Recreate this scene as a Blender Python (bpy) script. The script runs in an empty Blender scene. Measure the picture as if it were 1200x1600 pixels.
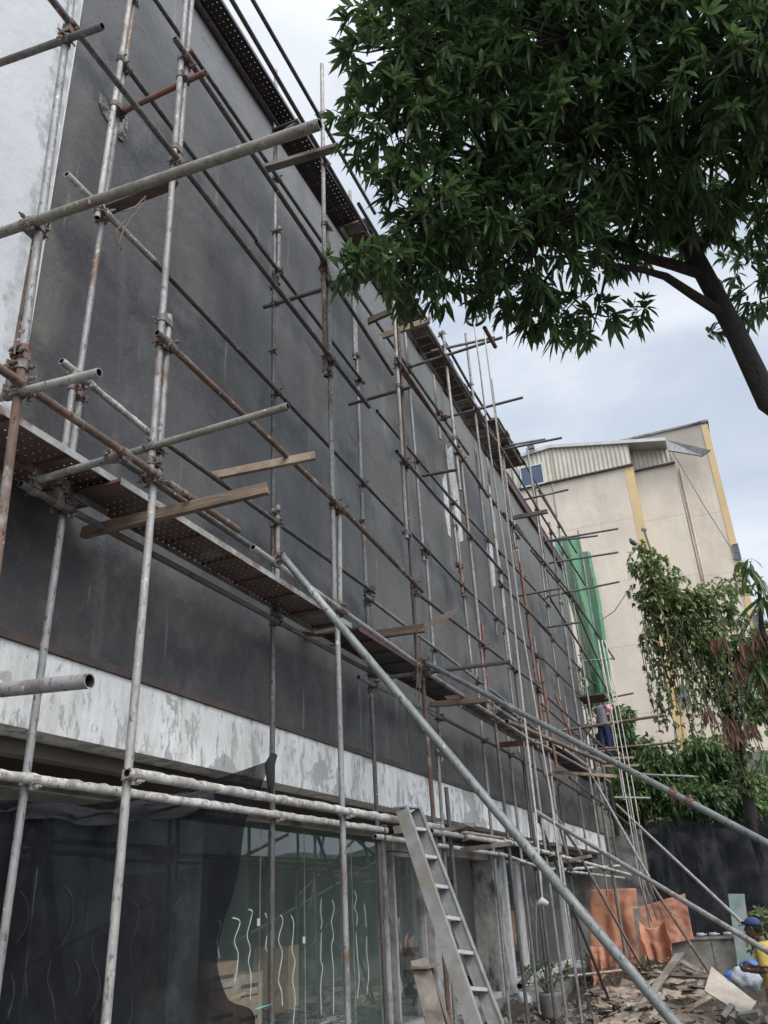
import bpy, bmesh, math, random
from mathutils import Vector, Matrix, noise
rnd = random.Random(7)
SC = bpy.context.scene
COL = SC.collection
# ------------------------------------------------------------------ camera
YAW, PITCH, ROLL, FPX = -0.373417, 0.441052, -0.0547131, 1319.10
CAM = Vector((4.1, 0.0, 2.0))
_F = Vector((math.sin(YAW)*math.cos(PITCH), math.cos(YAW)*math.cos(PITCH), math.sin(PITCH)))
_R = _F.cross(Vector((0, 0, 1))).normalized(); _U = _R.cross(_F)
_R2 = math.cos(ROLL)*_R + math.sin(ROLL)*_U
_U2 = -math.sin(ROLL)*_R + math.cos(ROLL)*_U
cam = bpy.data.cameras.new('camera'); camo = bpy.data.objects.new('camera', cam); COL.objects.link(camo)
camo.matrix_world = Matrix(((_R2.x, _U2.x, -_F.x, CAM.x), (_R2.y, _U2.y, -_F.y, CAM.y), (_R2.z, _U2.z, -_F.z, CAM.z), (0, 0, 0, 1)))
cam.sensor_fit = 'VERTICAL'; cam.sensor_height = 36; cam.lens = FPX*36/1600
cam.clip_start = 0.05; cam.clip_end = 2000
SC.camera = camo
# ------------------------------------------------------------------ sky, sun, exposure
SUN_EL, SUN_AZ = math.radians(48), math.radians(128)      # high veiled sun, behind and right of the camera side
W = bpy.data.worlds.new('World'); SC.world = W; W.use_nodes = True
wn, wl = W.node_tree.nodes, W.node_tree.links
wn.clear()
wo = wn.new('ShaderNodeOutputWorld'); wb = wn.new('ShaderNodeBackground'); wb.inputs['Strength'].default_value = 0.1
sky = wn.new('ShaderNodeTexSky'); sky.sky_type = 'NISHITA'; sky.sun_disc = False
sky.sun_elevation = SUN_EL; sky.sun_rotation = SUN_AZ; sky.air_density = 1.0; sky.dust_density = 2.0
tc = wn.new('ShaderNodeTexCoord'); mp = wn.new('ShaderNodeMapping'); mp.inputs['Scale'].default_value = (1, 1, 2.2)
nz = wn.new('ShaderNodeTexNoise'); nz.inputs['Scale'].default_value = 2.3; nz.inputs['Detail'].default_value = 7; nz.inputs['Roughness'].default_value = .5
nz.inputs['Distortion'].default_value = .3
cr = wn.new('ShaderNodeValToRGB')
cr.color_ramp.elements[0].position = .36; cr.color_ramp.elements[0].color = (3.45, 4.0, 4.9, 1)
cr.color_ramp.elements[1].position = .64; cr.color_ramp.elements[1].color = (6.3, 6.6, 7.0, 1)
e = cr.color_ramp.elements.new(.5); e.color = (4.4, 4.95, 5.75, 1)
mx = wn.new('ShaderNodeMixRGB'); mx.inputs[0].default_value = .9
wl.new(tc.outputs['Generated'], mp.inputs[0]); wl.new(mp.outputs[0], nz.inputs['Vector']); wl.new(nz.outputs['Fac'], cr.inputs[0])
wl.new(sky.outputs[0], mx.inputs[1]); wl.new(cr.outputs[0], mx.inputs[2]); 
# an overcast sky is brighter round the veiled sun
nv = wn.new('ShaderNodeVectorMath'); nv.operation = 'NORMALIZE'; wl.new(tc.outputs['Generated'], nv.inputs[0])
dp = wn.new('ShaderNodeVectorMath'); dp.operation = 'DOT_PRODUCT'; wl.new(nv.outputs[0], dp.inputs[0])
dp.inputs[1].default_value = (math.sin(SUN_AZ)*math.cos(SUN_EL), math.cos(SUN_AZ)*math.cos(SUN_EL), math.sin(SUN_EL))
mr = wn.new('ShaderNodeMapRange'); mr.inputs[1].default_value = .25; mr.inputs[2].default_value = 1; mr.inputs[3].default_value = 1; mr.inputs[4].default_value = 3.9
wl.new(dp.outputs['Value'], mr.inputs[0])
vs_ = wn.new('ShaderNodeVectorMath'); vs_.operation = 'SCALE'; wl.new(mx.outputs[0], vs_.inputs[0]); wl.new(mr.outputs[0], vs_.inputs['Scale'])
wl.new(vs_.outputs[0], wb.inputs['Color']); wl.new(wb.outputs[0], wo.inputs[0])
sl = bpy.data.lights.new('sun', 'SUN'); sl.energy = 1.5; sl.angle = math.radians(35); sl.color = (1, .93, .83)
so = bpy.data.objects.new('sun', sl); COL.objects.link(so)
sdir = Vector((math.cos(SUN_EL)*math.sin(SUN_AZ), math.cos(SUN_EL)*math.cos(SUN_AZ)*-1, math.sin(SUN_EL)))
sdir = Vector((math.sin(SUN_AZ)*math.cos(SUN_EL), math.cos(SUN_AZ)*math.cos(SUN_EL), math.sin(SUN_EL)))
so.rotation_euler = (-sdir).to_track_quat('-Z', 'Y').to_euler(); so.location = (20, -10, 40)
SC.view_settings.view_transform = 'Standard'; SC.view_settings.look = 'None'
SC.view_settings.exposure = 0.6; SC.view_settings.gamma = 1.0

def P(x, y, X=None, Y=None, Z=None, D=None):
    """world point seen at photo pixel (x, y), on the plane X=, Y= or Z=, or at depth D"""
    d = _F*FPX + _R2*(x-600) - _U2*(y-800)
    if X is not None: t = (X-CAM.x)/d.x
    elif Y is not None: t = (Y-CAM.y)/d.y
    elif Z is not None: t = (Z-CAM.z)/d.z
    else: t = D/FPX
    return CAM + d*t
# ------------------------------------------------------------------ materials
MATS = {}
def nodes(name):
    m = bpy.data.materials.new(name); m.use_nodes = True; n = m.node_tree.nodes; l = m.node_tree.links
    b = n['Principled BSDF']; MATS[name] = m
    return m, n, l, b
def mixnode(n, l, fac, a, b):
    q = n.new('ShaderNodeMixRGB')
    if isinstance(fac, (int, float)): q.inputs[0].default_value = fac
    else: l.new(fac, q.inputs[0])
    for i, v in ((1, a), (2, b)):
        if isinstance(v, tuple): q.inputs[i].default_value = (*v[:3], 1)
        else: l.new(v, q.inputs[i])
    return q.outputs[0]
def nfac(n, l, scale, lo, hi, vec=(1, 1, 1), detail=6, rough=.6, off=(0, 0, 0), coord='pos', dist=0):
    """world-position noise turned into a 0..1 factor between lo and hi"""
    g = n.new('ShaderNodeNewGeometry'); m = n.new('ShaderNodeMapping'); m.inputs['Scale'].default_value = vec; m.inputs['Location'].default_value = off
    l.new(g.outputs['Position'], m.inputs[0])
    t = n.new('ShaderNodeTexNoise'); t.inputs['Scale'].default_value = scale; t.inputs['Detail'].default_value = detail; t.inputs['Roughness'].default_value = rough
    t.inputs['Distortion'].default_value = dist
    l.new(m.outputs[0], t.inputs['Vector'])
    r = n.new('ShaderNodeMapRange'); r.inputs[1].default_value = lo; r.inputs[2].default_value = hi
    l.new(t.outputs['Fac'], r.inputs[0])
    return r.outputs[0]
def bump(n, l, b, h, s=.3, d=.01):
    k = n.new('ShaderNodeBump'); k.inputs['Strength'].default_value = s; k.inputs['Distance'].default_value = d
    l.new(h, k.inputs['Height']); l.new(k.outputs[0], b.inputs['Normal'])
def math1(n, l, op, a, b=None, c=None):
    q = n.new('ShaderNodeMath'); q.operation = op
    for i, v in enumerate((a, b, c)):
        if v is None: continue
        if isinstance(v, (int, float)): q.inputs[i].default_value = v
        else: l.new(v, q.inputs[i])
    return q.outputs[0]
def simple(name, c1, c2=None, scale=8, rough=.8, metal=0, lo=.35, hi=.65, bs=.2, bd=.005, vec=(1, 1, 1), c3=None):
    m, n, l, b = nodes(name)
    f = nfac(n, l, scale, lo, hi, vec)
    c = mixnode(n, l, f, c1, c2 or c1)
    if c3: c = mixnode(n, l, nfac(n, l, scale*.37, .5, .62, vec, off=(7, 3, 1)), c, c3)
    l.new(c, b.inputs['Base Color']); b.inputs['Roughness'].default_value = rough; b.inputs['Metallic'].default_value = metal
    if bs: bump(n, l, b, nfac(n, l, scale*3, .2, .8, vec), bs, bd)
    return m
def tube_mat(name, base, dark, patch, patch_lo, rough=.55, metal=.25, splash=(.46, .43, .38), sp_lo=.64):
    m, n, l, b = nodes(name)
    c = mixnode(n, l, nfac(n, l, 7, .35, .65, (1, 1, .4), detail=9, rough=.7), base, dark)
    c = mixnode(n, l, nfac(n, l, 2.6, patch_lo, patch_lo+.07, (1, 1, .6), off=(3, 5, 2), detail=9, rough=.7), c, patch)
    c = mixnode(n, l, nfac(n, l, 38, .56, .66, (1, 1, .5), off=(6, 2, 4), rough=.6), c, tuple(v*.45 for v in dark))
    c = mixnode(n, l, nfac(n, l, 20, sp_lo, sp_lo+.04, off=(1, 9, 4), rough=.6), c, splash)
    c = mixnode(n, l, nfac(n, l, 4.5, .66, .70, off=(11, 9, 4), detail=9, rough=.7), c, tuple(v*.8 for v in splash))
    l.new(c, b.inputs['Base Color'])
    l.new(math1(n, l, 'ADD', math1(n, l, 'MULTIPLY', nfac(n, l, 9, .3, .7), .3), rough-.1), b.inputs['Roughness']); b.inputs['Metallic'].default_value = metal
    bump(n, l, b, nfac(n, l, 40, .3, .8, detail=8), .5, .003)
tube_mat('galv', (.27, .265, .255), (.15, .143, .135), (.16, .095, .062), .57)
tube_mat('galv_dark', (.13, .123, .115), (.070, .064, .060), (.12, .068, .048), .55, sp_lo=.66)
tube_mat('galv_olive', (.235, .215, .18), (.14, .125, .105), (.17, .11, .075), .56)
tube_mat('galv_pale', (.36, .34, .31), (.21, .20, .185), (.19, .13, .09), .57, metal=.2)
tube_mat('rusty', (.17, .10, .07), (.085, .055, .043), (.24, .215, .19), .56, rough=.8, metal=.1)
tube_mat('redox', (.21, .085, .06), (.12, .06, .045), (.19, .17, .15), .58, rough=.75, metal=.1)
tube_mat('crusty', (.40, .38, .345), (.22, .205, .185), (.50, .475, .44), .52, rough=.95, metal=0, sp_lo=.56)
tube_mat('blueish', (.185, .195, .185), (.12, .127, .12), (.27, .265, .25), .55, rough=.55, sp_lo=.66)
simple('bore', (.02, .015, .012), rough=1, bs=0)
simple('coupler', (.10, .085, .075), (.19, .17, .15), 30, .7, .3, c3=(.14, .07, .045))
simple('coupler_crust', (.30, .28, .26), (.2, .18, .16), 30, .9, 0)
# plaster wall
m, n, l, b = nodes('dark_plaster')
g = n.new('ShaderNodeNewGeometry'); sx = n.new('ShaderNodeSeparateXYZ'); l.new(g.outputs['Position'], sx.inputs[0])
c = mixnode(n, l, nfac(n, l, .55, .36, .64, (1, 1, 1.2), dist=.8, detail=8), (.047, .045, .045), (.092, .088, .083))
c = mixnode(n, l, nfac(n, l, .9, .50, .70, (1, 1, .4), off=(4, 1, 9), detail=8), c, (.108, .096, .078))
zr = n.new('ShaderNodeMapRange'); zr.inputs[1].default_value = 4.2; zr.inputs[2].default_value = 5.4
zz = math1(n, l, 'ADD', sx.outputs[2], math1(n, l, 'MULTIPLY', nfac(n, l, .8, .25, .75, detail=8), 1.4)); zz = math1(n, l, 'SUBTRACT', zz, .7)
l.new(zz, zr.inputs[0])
c = mixnode(n, l, zr.outputs[0], mixnode(n, l, nfac(n, l, 1.1, .35, .65, detail=8), (.036, .034, .033), (.060, .052, .044)), c)
zr2 = n.new('ShaderNodeMapRange'); zr2.inputs[1].default_value = 8.4; zr2.inputs[2].default_value = 11.2; l.new(zz, zr2.inputs[0])
c = mixnode(n, l, math1(n, l, 'MULTIPLY', zr2.outputs[0], .6), c, (.15, .144, .138))
yr = n.new('ShaderNodeMapRange'); yr.inputs[1].default_value = 8.5; yr.inputs[2].default_value = 10.5
l.new(math1(n, l, 'ADD', sx.outputs[1], nfac(n, l, .5, 0, 1)), yr.inputs[0])
c = mixnode(n, l, math1(n, l, 'MULTIPLY', yr.outputs[0], .5), c, (.090, .088, .074))
# broken dark bands at fixed heights, and bay joints
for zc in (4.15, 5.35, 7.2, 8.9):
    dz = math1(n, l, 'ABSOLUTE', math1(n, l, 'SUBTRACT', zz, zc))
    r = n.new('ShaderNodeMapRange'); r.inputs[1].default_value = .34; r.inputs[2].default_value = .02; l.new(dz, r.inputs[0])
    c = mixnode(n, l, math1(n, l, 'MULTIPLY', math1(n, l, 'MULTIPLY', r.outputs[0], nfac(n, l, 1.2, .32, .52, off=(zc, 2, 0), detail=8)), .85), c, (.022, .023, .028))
for yc in (4.5, 6.0, 7.9, 9.6, 11.9, 14.0, 16.2, 18.4, 20.5, 22.6):
    dy = math1(n, l, 'ABSOLUTE', math1(n, l, 'SUBTRACT', math1(n, l, 'ADD', sx.outputs[1], math1(n, l, 'MULTIPLY', nfac(n, l, .9, 0, 1, off=(0, 0, yc)), .6)), yc+.3))
    r = n.new('ShaderNodeMapRange'); r.inputs[1].default_value = .28; r.inputs[2].default_value = 0; l.new(dy, r.inputs[0])
    c = mixnode(n, l, math1(n, l, 'MULTIPLY', math1(n, l, 'MULTIPLY', r.outputs[0], nfac(n, l, .8, .4, .6, off=(yc, 0, 0))), .6), c, (.034, .034, .036))
c = mixnode(n, l, math1(n, l, 'MULTIPLY', nfac(n, l, 1.8, .58, .78, (1, 1, .14), off=(2, 8, 3), detail=9), .7), c, (.17, .165, .15))
c = mixnode(n, l, math1(n, l, 'MULTIPLY', nfac(n, l, 7, .5, .8, (1, .6, .5), detail=10, rough=.75), .5), c, (.15, .143, .132))
c = mixnode(n, l, math1(n, l, 'MULTIPLY', nfac(n, l, 40, .68, .72, detail=2), .5), c, (.25, .245, .23))
c = mixnode(n, l, math1(n, l, 'MULTIPLY', nfac(n, l, 3.4, .66, .69, (1, .6, 1.4), detail=10, rough=.6, off=(8, 8, 1)), .6), c, (.030, .029, .030))
c = mixnode(n, l, math1(n, l, 'MULTIPLY', nfac(n, l, 5, .64, .67, (1, 1, .07), detail=6, off=(8, 3, 1)), .5), c, (.20, .195, .18))
l.new(c, b.inputs['Base Color']); b.inputs['Roughness'].default_value = .62
bump(n, l, b, nfac(n, l, 2.6, .2, .8, detail=12, rough=.65), .6, .03)
# peeled white band
m, n, l, b = nodes('peeling_white')
c = mixnode(n, l, nfac(n, l, 1.3, .3, .7), (.72, .71, .68), (.56, .55, .52))
c = mixnode(n, l, math1(n, l, 'MULTIPLY', nfac(n, l, 3, .50, .60, (1, 1, .25), detail=10, rough=.75), .55), c, (.40, .385, .36))
pk = math1(n, l, 'ADD', nfac(n, l, 7.5, 0, 1, (1, 1, .38), detail=11, rough=.72), math1(n, l, 'MULTIPLY', nfac(n, l, .8, .3, .7, off=(2, 6, 1)), .16))
pr = n.new('ShaderNodeMapRange'); pr.inputs[1].default_value = .605; pr.inputs[2].default_value = .65; l.new(pk, pr.inputs[0])
c = mixnode(n, l, pr.outputs[0], c, (.36, .35, .33))
c = mixnode(n, l, nfac(n, l, 1.7, .56, .585, (1, .8, 1.1), detail=10, rough=.65, off=(5, 3, 8)), c, (.34, .33, .31))
c = mixnode(n, l, nfac(n, l, 16, .68, .70, (1, 1, .3), off=(9, 2, 2), detail=5), c, (.20, .185, .17))
c = mixnode(n, l, math1(n, l, 'MULTIPLY', nfac(n, l, 2.2, .55, .75, (1, 1, .08), off=(1, 2, 2), detail=8), .5), c, (.30, .27, .23))
l.new(c, b.inputs['Base Color']); b.inputs['Roughness'].default_value = .85
bump(n, l, b, nfac(n, l, 14, .3, .7, (1, 1, .4), detail=10), .6, .01)
# painted left wall with the rough plaster margin
m, n, l, b = nodes('white_paint_wall')
g = n.new('ShaderNodeNewGeometry'); sx = n.new('ShaderNodeSeparateXYZ'); l.new(g.outputs['Position'], sx.inputs[0])
yy = math1(n, l, 'ADD', sx.outputs[1], math1(n, l, 'MULTIPLY', nfac(n, l, 2.4, .2, .8, (1, 1, .6), detail=10, rough=.72), .42))
r = n.new('ShaderNodeMapRange'); r.inputs[1].default_value = 3.60; r.inputs[2].default_value = 3.64; l.new(yy, r.inputs[0])
c = mixnode(n, l, nfac(n, l, .8, .3, .7), (.50, .50, .505), (.43, .43, .435))
c = mixnode(n, l, r.outputs[0], c, mixnode(n, l, nfac(n, l, 9, .4, .6), (.30, .30, .30), (.44, .44, .43)))
l.new(c, b.inputs['Base Color']); b.inputs['Roughness'].default_value = .8
bump(n, l, b, nfac(n, l, 5, .2, .8, detail=9), .4, .02)
simple('patch_rough', (.33, .31, .28), (.16, .15, .14), 18, .95, bs=.8, bd=.03, c3=(.06, .055, .05))
simple('white_splash', (.58, .57, .55), (.3, .3, .29), 12, .9)
simple('maroon', (.075, .028, .026), (.045, .022, .022), 6, .6)
simple('net_cloth', (.014, .014, .016), (.028, .028, .031), 30, 1, bs=.8, bd=.01)
simple('flash_black', (.02, .02, .022), (.035, .03, .03), 6, .6)
simple('coping_grey', (.26, .26, .26), (.17, .17, .17), 6, .7)
simple('soffit', (.105, .085, .072), (.14, .12, .10), 1.5, .85, bs=.1)
simple('brown_trim', (.075, .055, .042), (.045, .035, .03), 8, .8)
simple('frame_grey', (.44, .42, .39), (.33, .31, .285), 6, .7, c3=(.2, .17, .14))
simple('frame_white', (.55, .55, .54), (.42, .42, .41), 5, .6)
simple('column_dirty', (.42, .41, .38), (.22, .21, .19), 7, .9, c3=(.06, .055, .05), vec=(1, 1, .5))
simple('room_white', (.80, .80, .77), (.74, .74, .71), 1.2, .9, bs=0)
simple('room_teal', (.36, .44, .38), (.30, .37, .32), 1.1, .9, bs=0)
simple('room_dark', (.05, .055, .055), (.035, .04, .04), 1.5, .9, bs=0)
simple('room_floor', (.42, .40, .37), (.28, .26, .24), 5, .9)
simple('plinth', (.25, .235, .21), (.13, .12, .105), 5, .95, bs=.6, bd=.02, c3=(.10, .085, .07))
simple('carton', (.60, .42, .28), (.52, .36, .24), 3, .85, bs=.1)
simple('ink', (.06, .05, .06), rough=.9, bs=0)
simple('wood_raw', (.24, .165, .11), (.10, .07, .05), 9, .9, vec=(.3, 4, 4), c3=(.13, .10, .08), bs=.6, bd=.01)
simple('wood_grey', (.27, .235, .195), (.15, .13, .11), 6, .9, c3=(.12, .095, .075))
simple('wood_pale', (.36, .28, .20), (.22, .165, .12), 8, .9, c3=(.2, .15, .11))
simple('wood_weathered', (.20, .17, .14), (.12, .10, .085), 9, .95, c3=(.26, .23, .19))
simple('wood_dark', (.12, .085, .065), (.07, .05, .04), 8, .9)
simple('plywood', (.40, .35, .29), (.27, .225, .18), 4, .85, vec=(1, .3, 1), c3=(.33, .26, .21))
simple('ladder_metal', (.29, .285, .275), (.20, .197, .19), 8, .6, .25, c3=(.22, .195, .165))
simple('ladder_inner', (.17, .145, .125), (.11, .095, .085), 7, .7, .1)
simple('white_line', (.75, .75, .73), rough=.7, bs=0)
simple('white_line_dim', (.45, .46, .46), rough=.7, bs=0)
simple('rope', (.55, .52, .46), (.38, .35, .3), 30, .9)
simple('cyan_rope', (.12, .38, .33), rough=.8, bs=0)
simple('wire_brown', (.13, .075, .05), rough=.8, bs=0)
simple('bark', (.055, .045, .038), (.03, .025, .022), 12, .95, bs=.7, bd=.02, vec=(1, 1, .4))
simple('bark_pale', (.16, .14, .12), (.08, .07, .06), 12, .95, bs=.6)
simple('blue_plastic', (.05, .14, .42), (.04, .10, .32), 5, .45)
simple('white_plastic', (.40, .42, .45), (.28, .30, .34), 6, .5, bs=.6, bd=.02)
simple('pink_plastic', (.65, .33, .32), rough=.6)
simple('black_plastic', (.02, .02, .022), rough=.5, bs=0)
simple('pot', (.24, .225, .205), (.16, .15, .135), 6, .85)
simple('feather', (.015, .015, .018), rough=.6, bs=0)
simple('green_post', (.22, .29, .27), (.15, .20, .19), 5, .75, c3=(.28, .28, .26))
simple('skin', (.11, .06, .04), (.09, .05, .035), 10, .55, bs=0)
simple('hair', (.012, .01, .01), rough=.6, bs=0)
simple('eye_white', (.7, .68, .64), rough=.4, bs=0)
simple('shirt_yellow', (.44, .33, .07), (.33, .25, .05), 8, .85, bs=.4, bd=.02)
simple('shorts_red', (.36, .09, .06), (.28, .07, .05), 7, .85)
simple('shorts_grey', (.27, .30, .27), (.2, .23, .21), 7, .85)
simple('cap_blue', (.025, .045, .12), (.018, .03, .09), 9, .8)
simple('shirt_grey', (.22, .215, .225), (.17, .165, .175), 7, .85)
simple('jeans', (.02, .03, .085), (.015, .022, .06), 9, .85)
simple('sole', (.06, .05, .045), rough=.9)
# ground
m, n, l, b = nodes('ground')
c = mixnode(n, l, nfac(n, l, .8, .35, .65), (.13, .115, .10), (.20, .185, .165))
c = mixnode(n, l, nfac(n, l, 9, .48, .60, detail=10, rough=.75), c, (.075, .062, .052))
c = mixnode(n, l, nfac(n, l, 30, .60, .66), c, (.33, .31, .28))
l.new(c, b.inputs['Base Color']); b.inputs['Roughness'].default_value = .95
bump(n, l, b, nfac(n, l, 12, .2, .8, detail=10, rough=.75), .9, .06)
simple('concrete_floor', (.30, .285, .26), (.22, .205, .185), 4, .9, bs=.5, bd=.02, c3=(.14, .12, .10))
simple('soil', (.085, .065, .05), (.045, .036, .03), 9, 1, bs=.9, bd=.05, c3=(.16, .13, .10))
# concrete wall
simple('concrete_wall', (.25, .235, .21), (.13, .122, .11), 2.2, .95, bs=.5, bd=.02, c3=(.065, .06, .055))
simple('low_wall', (.24, .225, .19), (.14, .13, .11), 2.6, .95, bs=.5, bd=.02, c3=(.085, .078, .066))
# cream tower
m, n, l, b = nodes('cream')
c = mixnode(n, l, nfac(n, l, .25, .3, .7), (.555, .475, .38), (.47, .405, .33))
c = mixnode(n, l, math1(n, l, 'MULTIPLY', nfac(n, l, .45, .44, .64, (1, 1, .6), detail=10, rough=.72, off=(3, 0, 2)), .6), c, (.38, .32, .26))
c = mixnode(n, l, math1(n, l, 'MULTIPLY', nfac(n, l, 1.3, .52, .66, (1.1, 1, .12), detail=10, rough=.7), .4), c, (.33, .285, .235))
g = n.new('ShaderNodeNewGeometry'); sx = n.new('ShaderNodeSeparateXYZ'); l.new(g.outputs['Position'], sx.inputs[0])
fz = math1(n, l, 'FRACT', math1(n, l, 'DIVIDE', sx.outputs[2], 3.1))
lt = math1(n, l, 'LESS_THAN', fz, .018)
c = mixnode(n, l, math1(n, l, 'MULTIPLY', lt, .35), c, (.25, .21, .17))
zr = n.new('ShaderNodeMapRange'); zr.inputs[1].default_value = 20.5; zr.inputs[2].default_value = 23.6
l.new(math1(n, l, 'ADD', sx.outputs[2], math1(n, l, 'MULTIPLY', nfac(n, l, 1.2, 0, 1, (1, 1, .3), detail=9, off=(1, 1, 1)), 2.0)), zr.inputs[0])
c = mixnode(n, l, math1(n, l, 'MULTIPLY', zr.outputs[0], .85), c, (.24, .215, .185))
l.new(c, b.inputs['Base Color']); b.inputs['Roughness'].default_value = .9
bump(n, l, b, nfac(n, l, 3, .2, .8, detail=9), .3, .03)
simple('ochre', (.50, .36, .17), (.43, .32, .18), .8, .9, c3=(.42, .30, .14))
simple('tower_glass', (.035, .05, .085), (.05, .065, .10), .6, .15, bs=0)
simple('tower_glass_pale', (.16, .18, .20), (.10, .12, .14), 1.5, .3, bs=0)
simple('tower_frame', (.40, .41, .41), rough=.6, bs=0)
simple('shutter', (.42, .385, .31), (.34, .31, .25), 1.2, .6, .2)
simple('roof_metal', (.42, .41, .39), (.34, .33, .31), 2, .5, .3)
simple('cable', (.12, .11, .10), rough=.8, bs=0)
# glass
m, n, l, b = nodes('shop_glass')
n.remove(b); out = n['Material Output']
tr = n.new('ShaderNodeBsdfTransparent'); tr.inputs[0].default_value = (.94, .96, .94, 1)
gl = n.new('ShaderNodeBsdfGlossy'); gl.inputs['Roughness'].default_value = .01; gl.inputs[0].default_value = (.9, .95, .95, 1)
df = n.new('ShaderNodeBsdfDiffuse'); df.inputs[0].default_value = (.30, .34, .32, 1)
fr = n.new('ShaderNodeFresnel'); fr.inputs[0].default_value = 1.6
ms = n.new('ShaderNodeMixShader'); g2 = n.new('ShaderNodeNewGeometry'); ff = math1(n, l, 'SUBTRACT', 1.0, g2.outputs['Backfacing']); l.new(math1(n, l, 'MULTIPLY', math1(n, l, 'MULTIPLY', fr.outputs[0], 1.5), ff), ms.inputs[0]); l.new(tr.outputs[0], ms.inputs[1]); l.new(gl.outputs[0], ms.inputs[2])
m2 = n.new('ShaderNodeMixShader'); l.new(math1(n, l, 'ADD', math1(n, l, 'MULTIPLY', nfac(n, l, 3.5, .4, .75, (1, 1, .5), detail=9, rough=.7), .10), .03), m2.inputs[0])
l.new(ms.outputs[0], m2.inputs[1]); l.new(df.outputs[0], m2.inputs[2]); l.new(m2.outputs[0], out.inputs[0])
def net(name, col, a_lo, a_hi, transl=.3, ws=70, wm=.15):
    m, n, l, b = nodes(name); n.remove(b); out = n['Material Output']
    tr = n.new('ShaderNodeBsdfTransparent'); df = n.new('ShaderNodeBsdfDiffuse'); tl = n.new('ShaderNodeBsdfTranslucent')
    c = mixnode(n, l, nfac(n, l, 5, .3, .7, detail=9), col, tuple(v*.7 for v in col))
    l.new(c, df.inputs[0]); l.new(c, tl.inputs[0])
    a = n.new('ShaderNodeMixShader'); a.inputs[0].default_value = transl; l.new(df.outputs[0], a.inputs[1]); l.new(tl.outputs[0], a.inputs[2])
    g = n.new('ShaderNodeNewGeometry'); sx = n.new('ShaderNodeSeparateXYZ'); l.new(g.outputs['Position'], sx.inputs[0])
    wy = math1(n, l, 'SINE', math1(n, l, 'MULTIPLY', sx.outputs[2], ws*6.28))
    wv = math1(n, l, 'MULTIPLY', wy, wm)
    f = math1(n, l, 'ADD', math1(n, l, 'MULTIPLY', nfac(n, l, 2.2, .3, .7, detail=9, rough=.7), a_hi-a_lo), a_lo)
    f = math1(n, l, 'ADD', f, wv); f = math1(n, l, 'MINIMUM', f, 1.0)
    q = n.new('ShaderNodeMixShader'); l.new(f, q.inputs[0]); l.new(tr.outputs[0], q.inputs[1]); l.new(a.outputs[0], q.inputs[2]); l.new(q.outputs[0], out.inputs[0])
    return m
net('black_net', (.016, .016, .019), .76, .99, .15, 140, .05)
net('black_net_fence', (.019, .021, .026), .50, 1.05, .1, 90, .02)
m = MATS['black_net_fence']; n = m.node_tree.nodes; l = m.node_tree.links
for d_ in [q for q in n if q.type == 'BSDF_DIFFUSE']:
    src = d_.inputs[0].links[0].from_socket
    c = mixnode(n, l, math1(n, l, 'MULTIPLY', nfac(n, l, 1.6, .50, .66, (1, 1, .22), detail=11, rough=.75, off=(5, 1, 2)), .7), src, (.085, .088, .085)); l.new(c, d_.inputs[0])
net('green_net', (.15, .34, .21), .84, .96, .35, 8, .02)
def cloth(name, col, col2, t=.35):
    m, n, l, b = nodes(name); out = n['Material Output']
    c = mixnode(n, l, nfac(n, l, 1.0, .35, .7, detail=4), col, col2)
    l.new(c, b.inputs['Base Color']); b.inputs['Roughness'].default_value = .7
    tl = n.new('ShaderNodeBsdfTranslucent'); l.new(c, tl.inputs[0])
    q = n.new('ShaderNodeMixShader'); q.inputs[0].default_value = t; l.new(b.outputs[0], q.inputs[1]); l.new(tl.outputs[0], q.inputs[2]); l.new(q.outputs[0], out.inputs[0])
    bump(n, l, b, nfac(n, l, 6, .2, .8, detail=6), .5, .02)
    return m
cloth('orange_tarp', (.66, .31, .19), (.62, .33, .22))
cloth('orange_tarp_dull', (.52, .24, .15), (.46, .21, .14), .15)
def leafmat(name, c1, c2, c3, t=.30, rough=.42, sc=1.2):
    m, n, l, b = nodes(name); out = n['Material Output']
    c = mixnode(n, l, nfac(n, l, sc, .35, .65, detail=3), c1, c2)
    c = mixnode(n, l, nfac(n, l, sc*6, .55, .70, detail=2, off=(3, 4, 5)), c, c3)
    l.new(c, b.inputs['Base Color']); b.inputs['Roughness'].default_value = rough
    tl = n.new('ShaderNodeBsdfTranslucent'); l.new(c, tl.inputs[0])
    q = n.new('ShaderNodeMixShader'); q.inputs[0].default_value = t; l.new(b.outputs[0], q.inputs[1]); l.new(tl.outputs[0], q.inputs[2]); l.new(q.outputs[0], out.inputs[0])
    return m
leafmat('mango_leaf', (.052, .098, .036), (.080, .135, .046), (.15, .19, .065), t=.50, rough=.33, sc=3.0)
leafmat('vine_leaf', (.11, .165, .05), (.18, .23, .08), (.25, .23, .16), sc=1.3, t=.4)
leafmat('bush_leaf', (.06, .115, .038), (.11, .18, .055), (.20, .27, .085), sc=1.6)
leafmat('dead_leaf', (.20, .10, .06), (.13, .065, .04), (.27, .16, .09), .15, .7, 3)
leafmat('dry_twig', (.13, .09, .055), (.075, .055, .038), (.20, .15, .09), .1, .9, 3)
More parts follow.
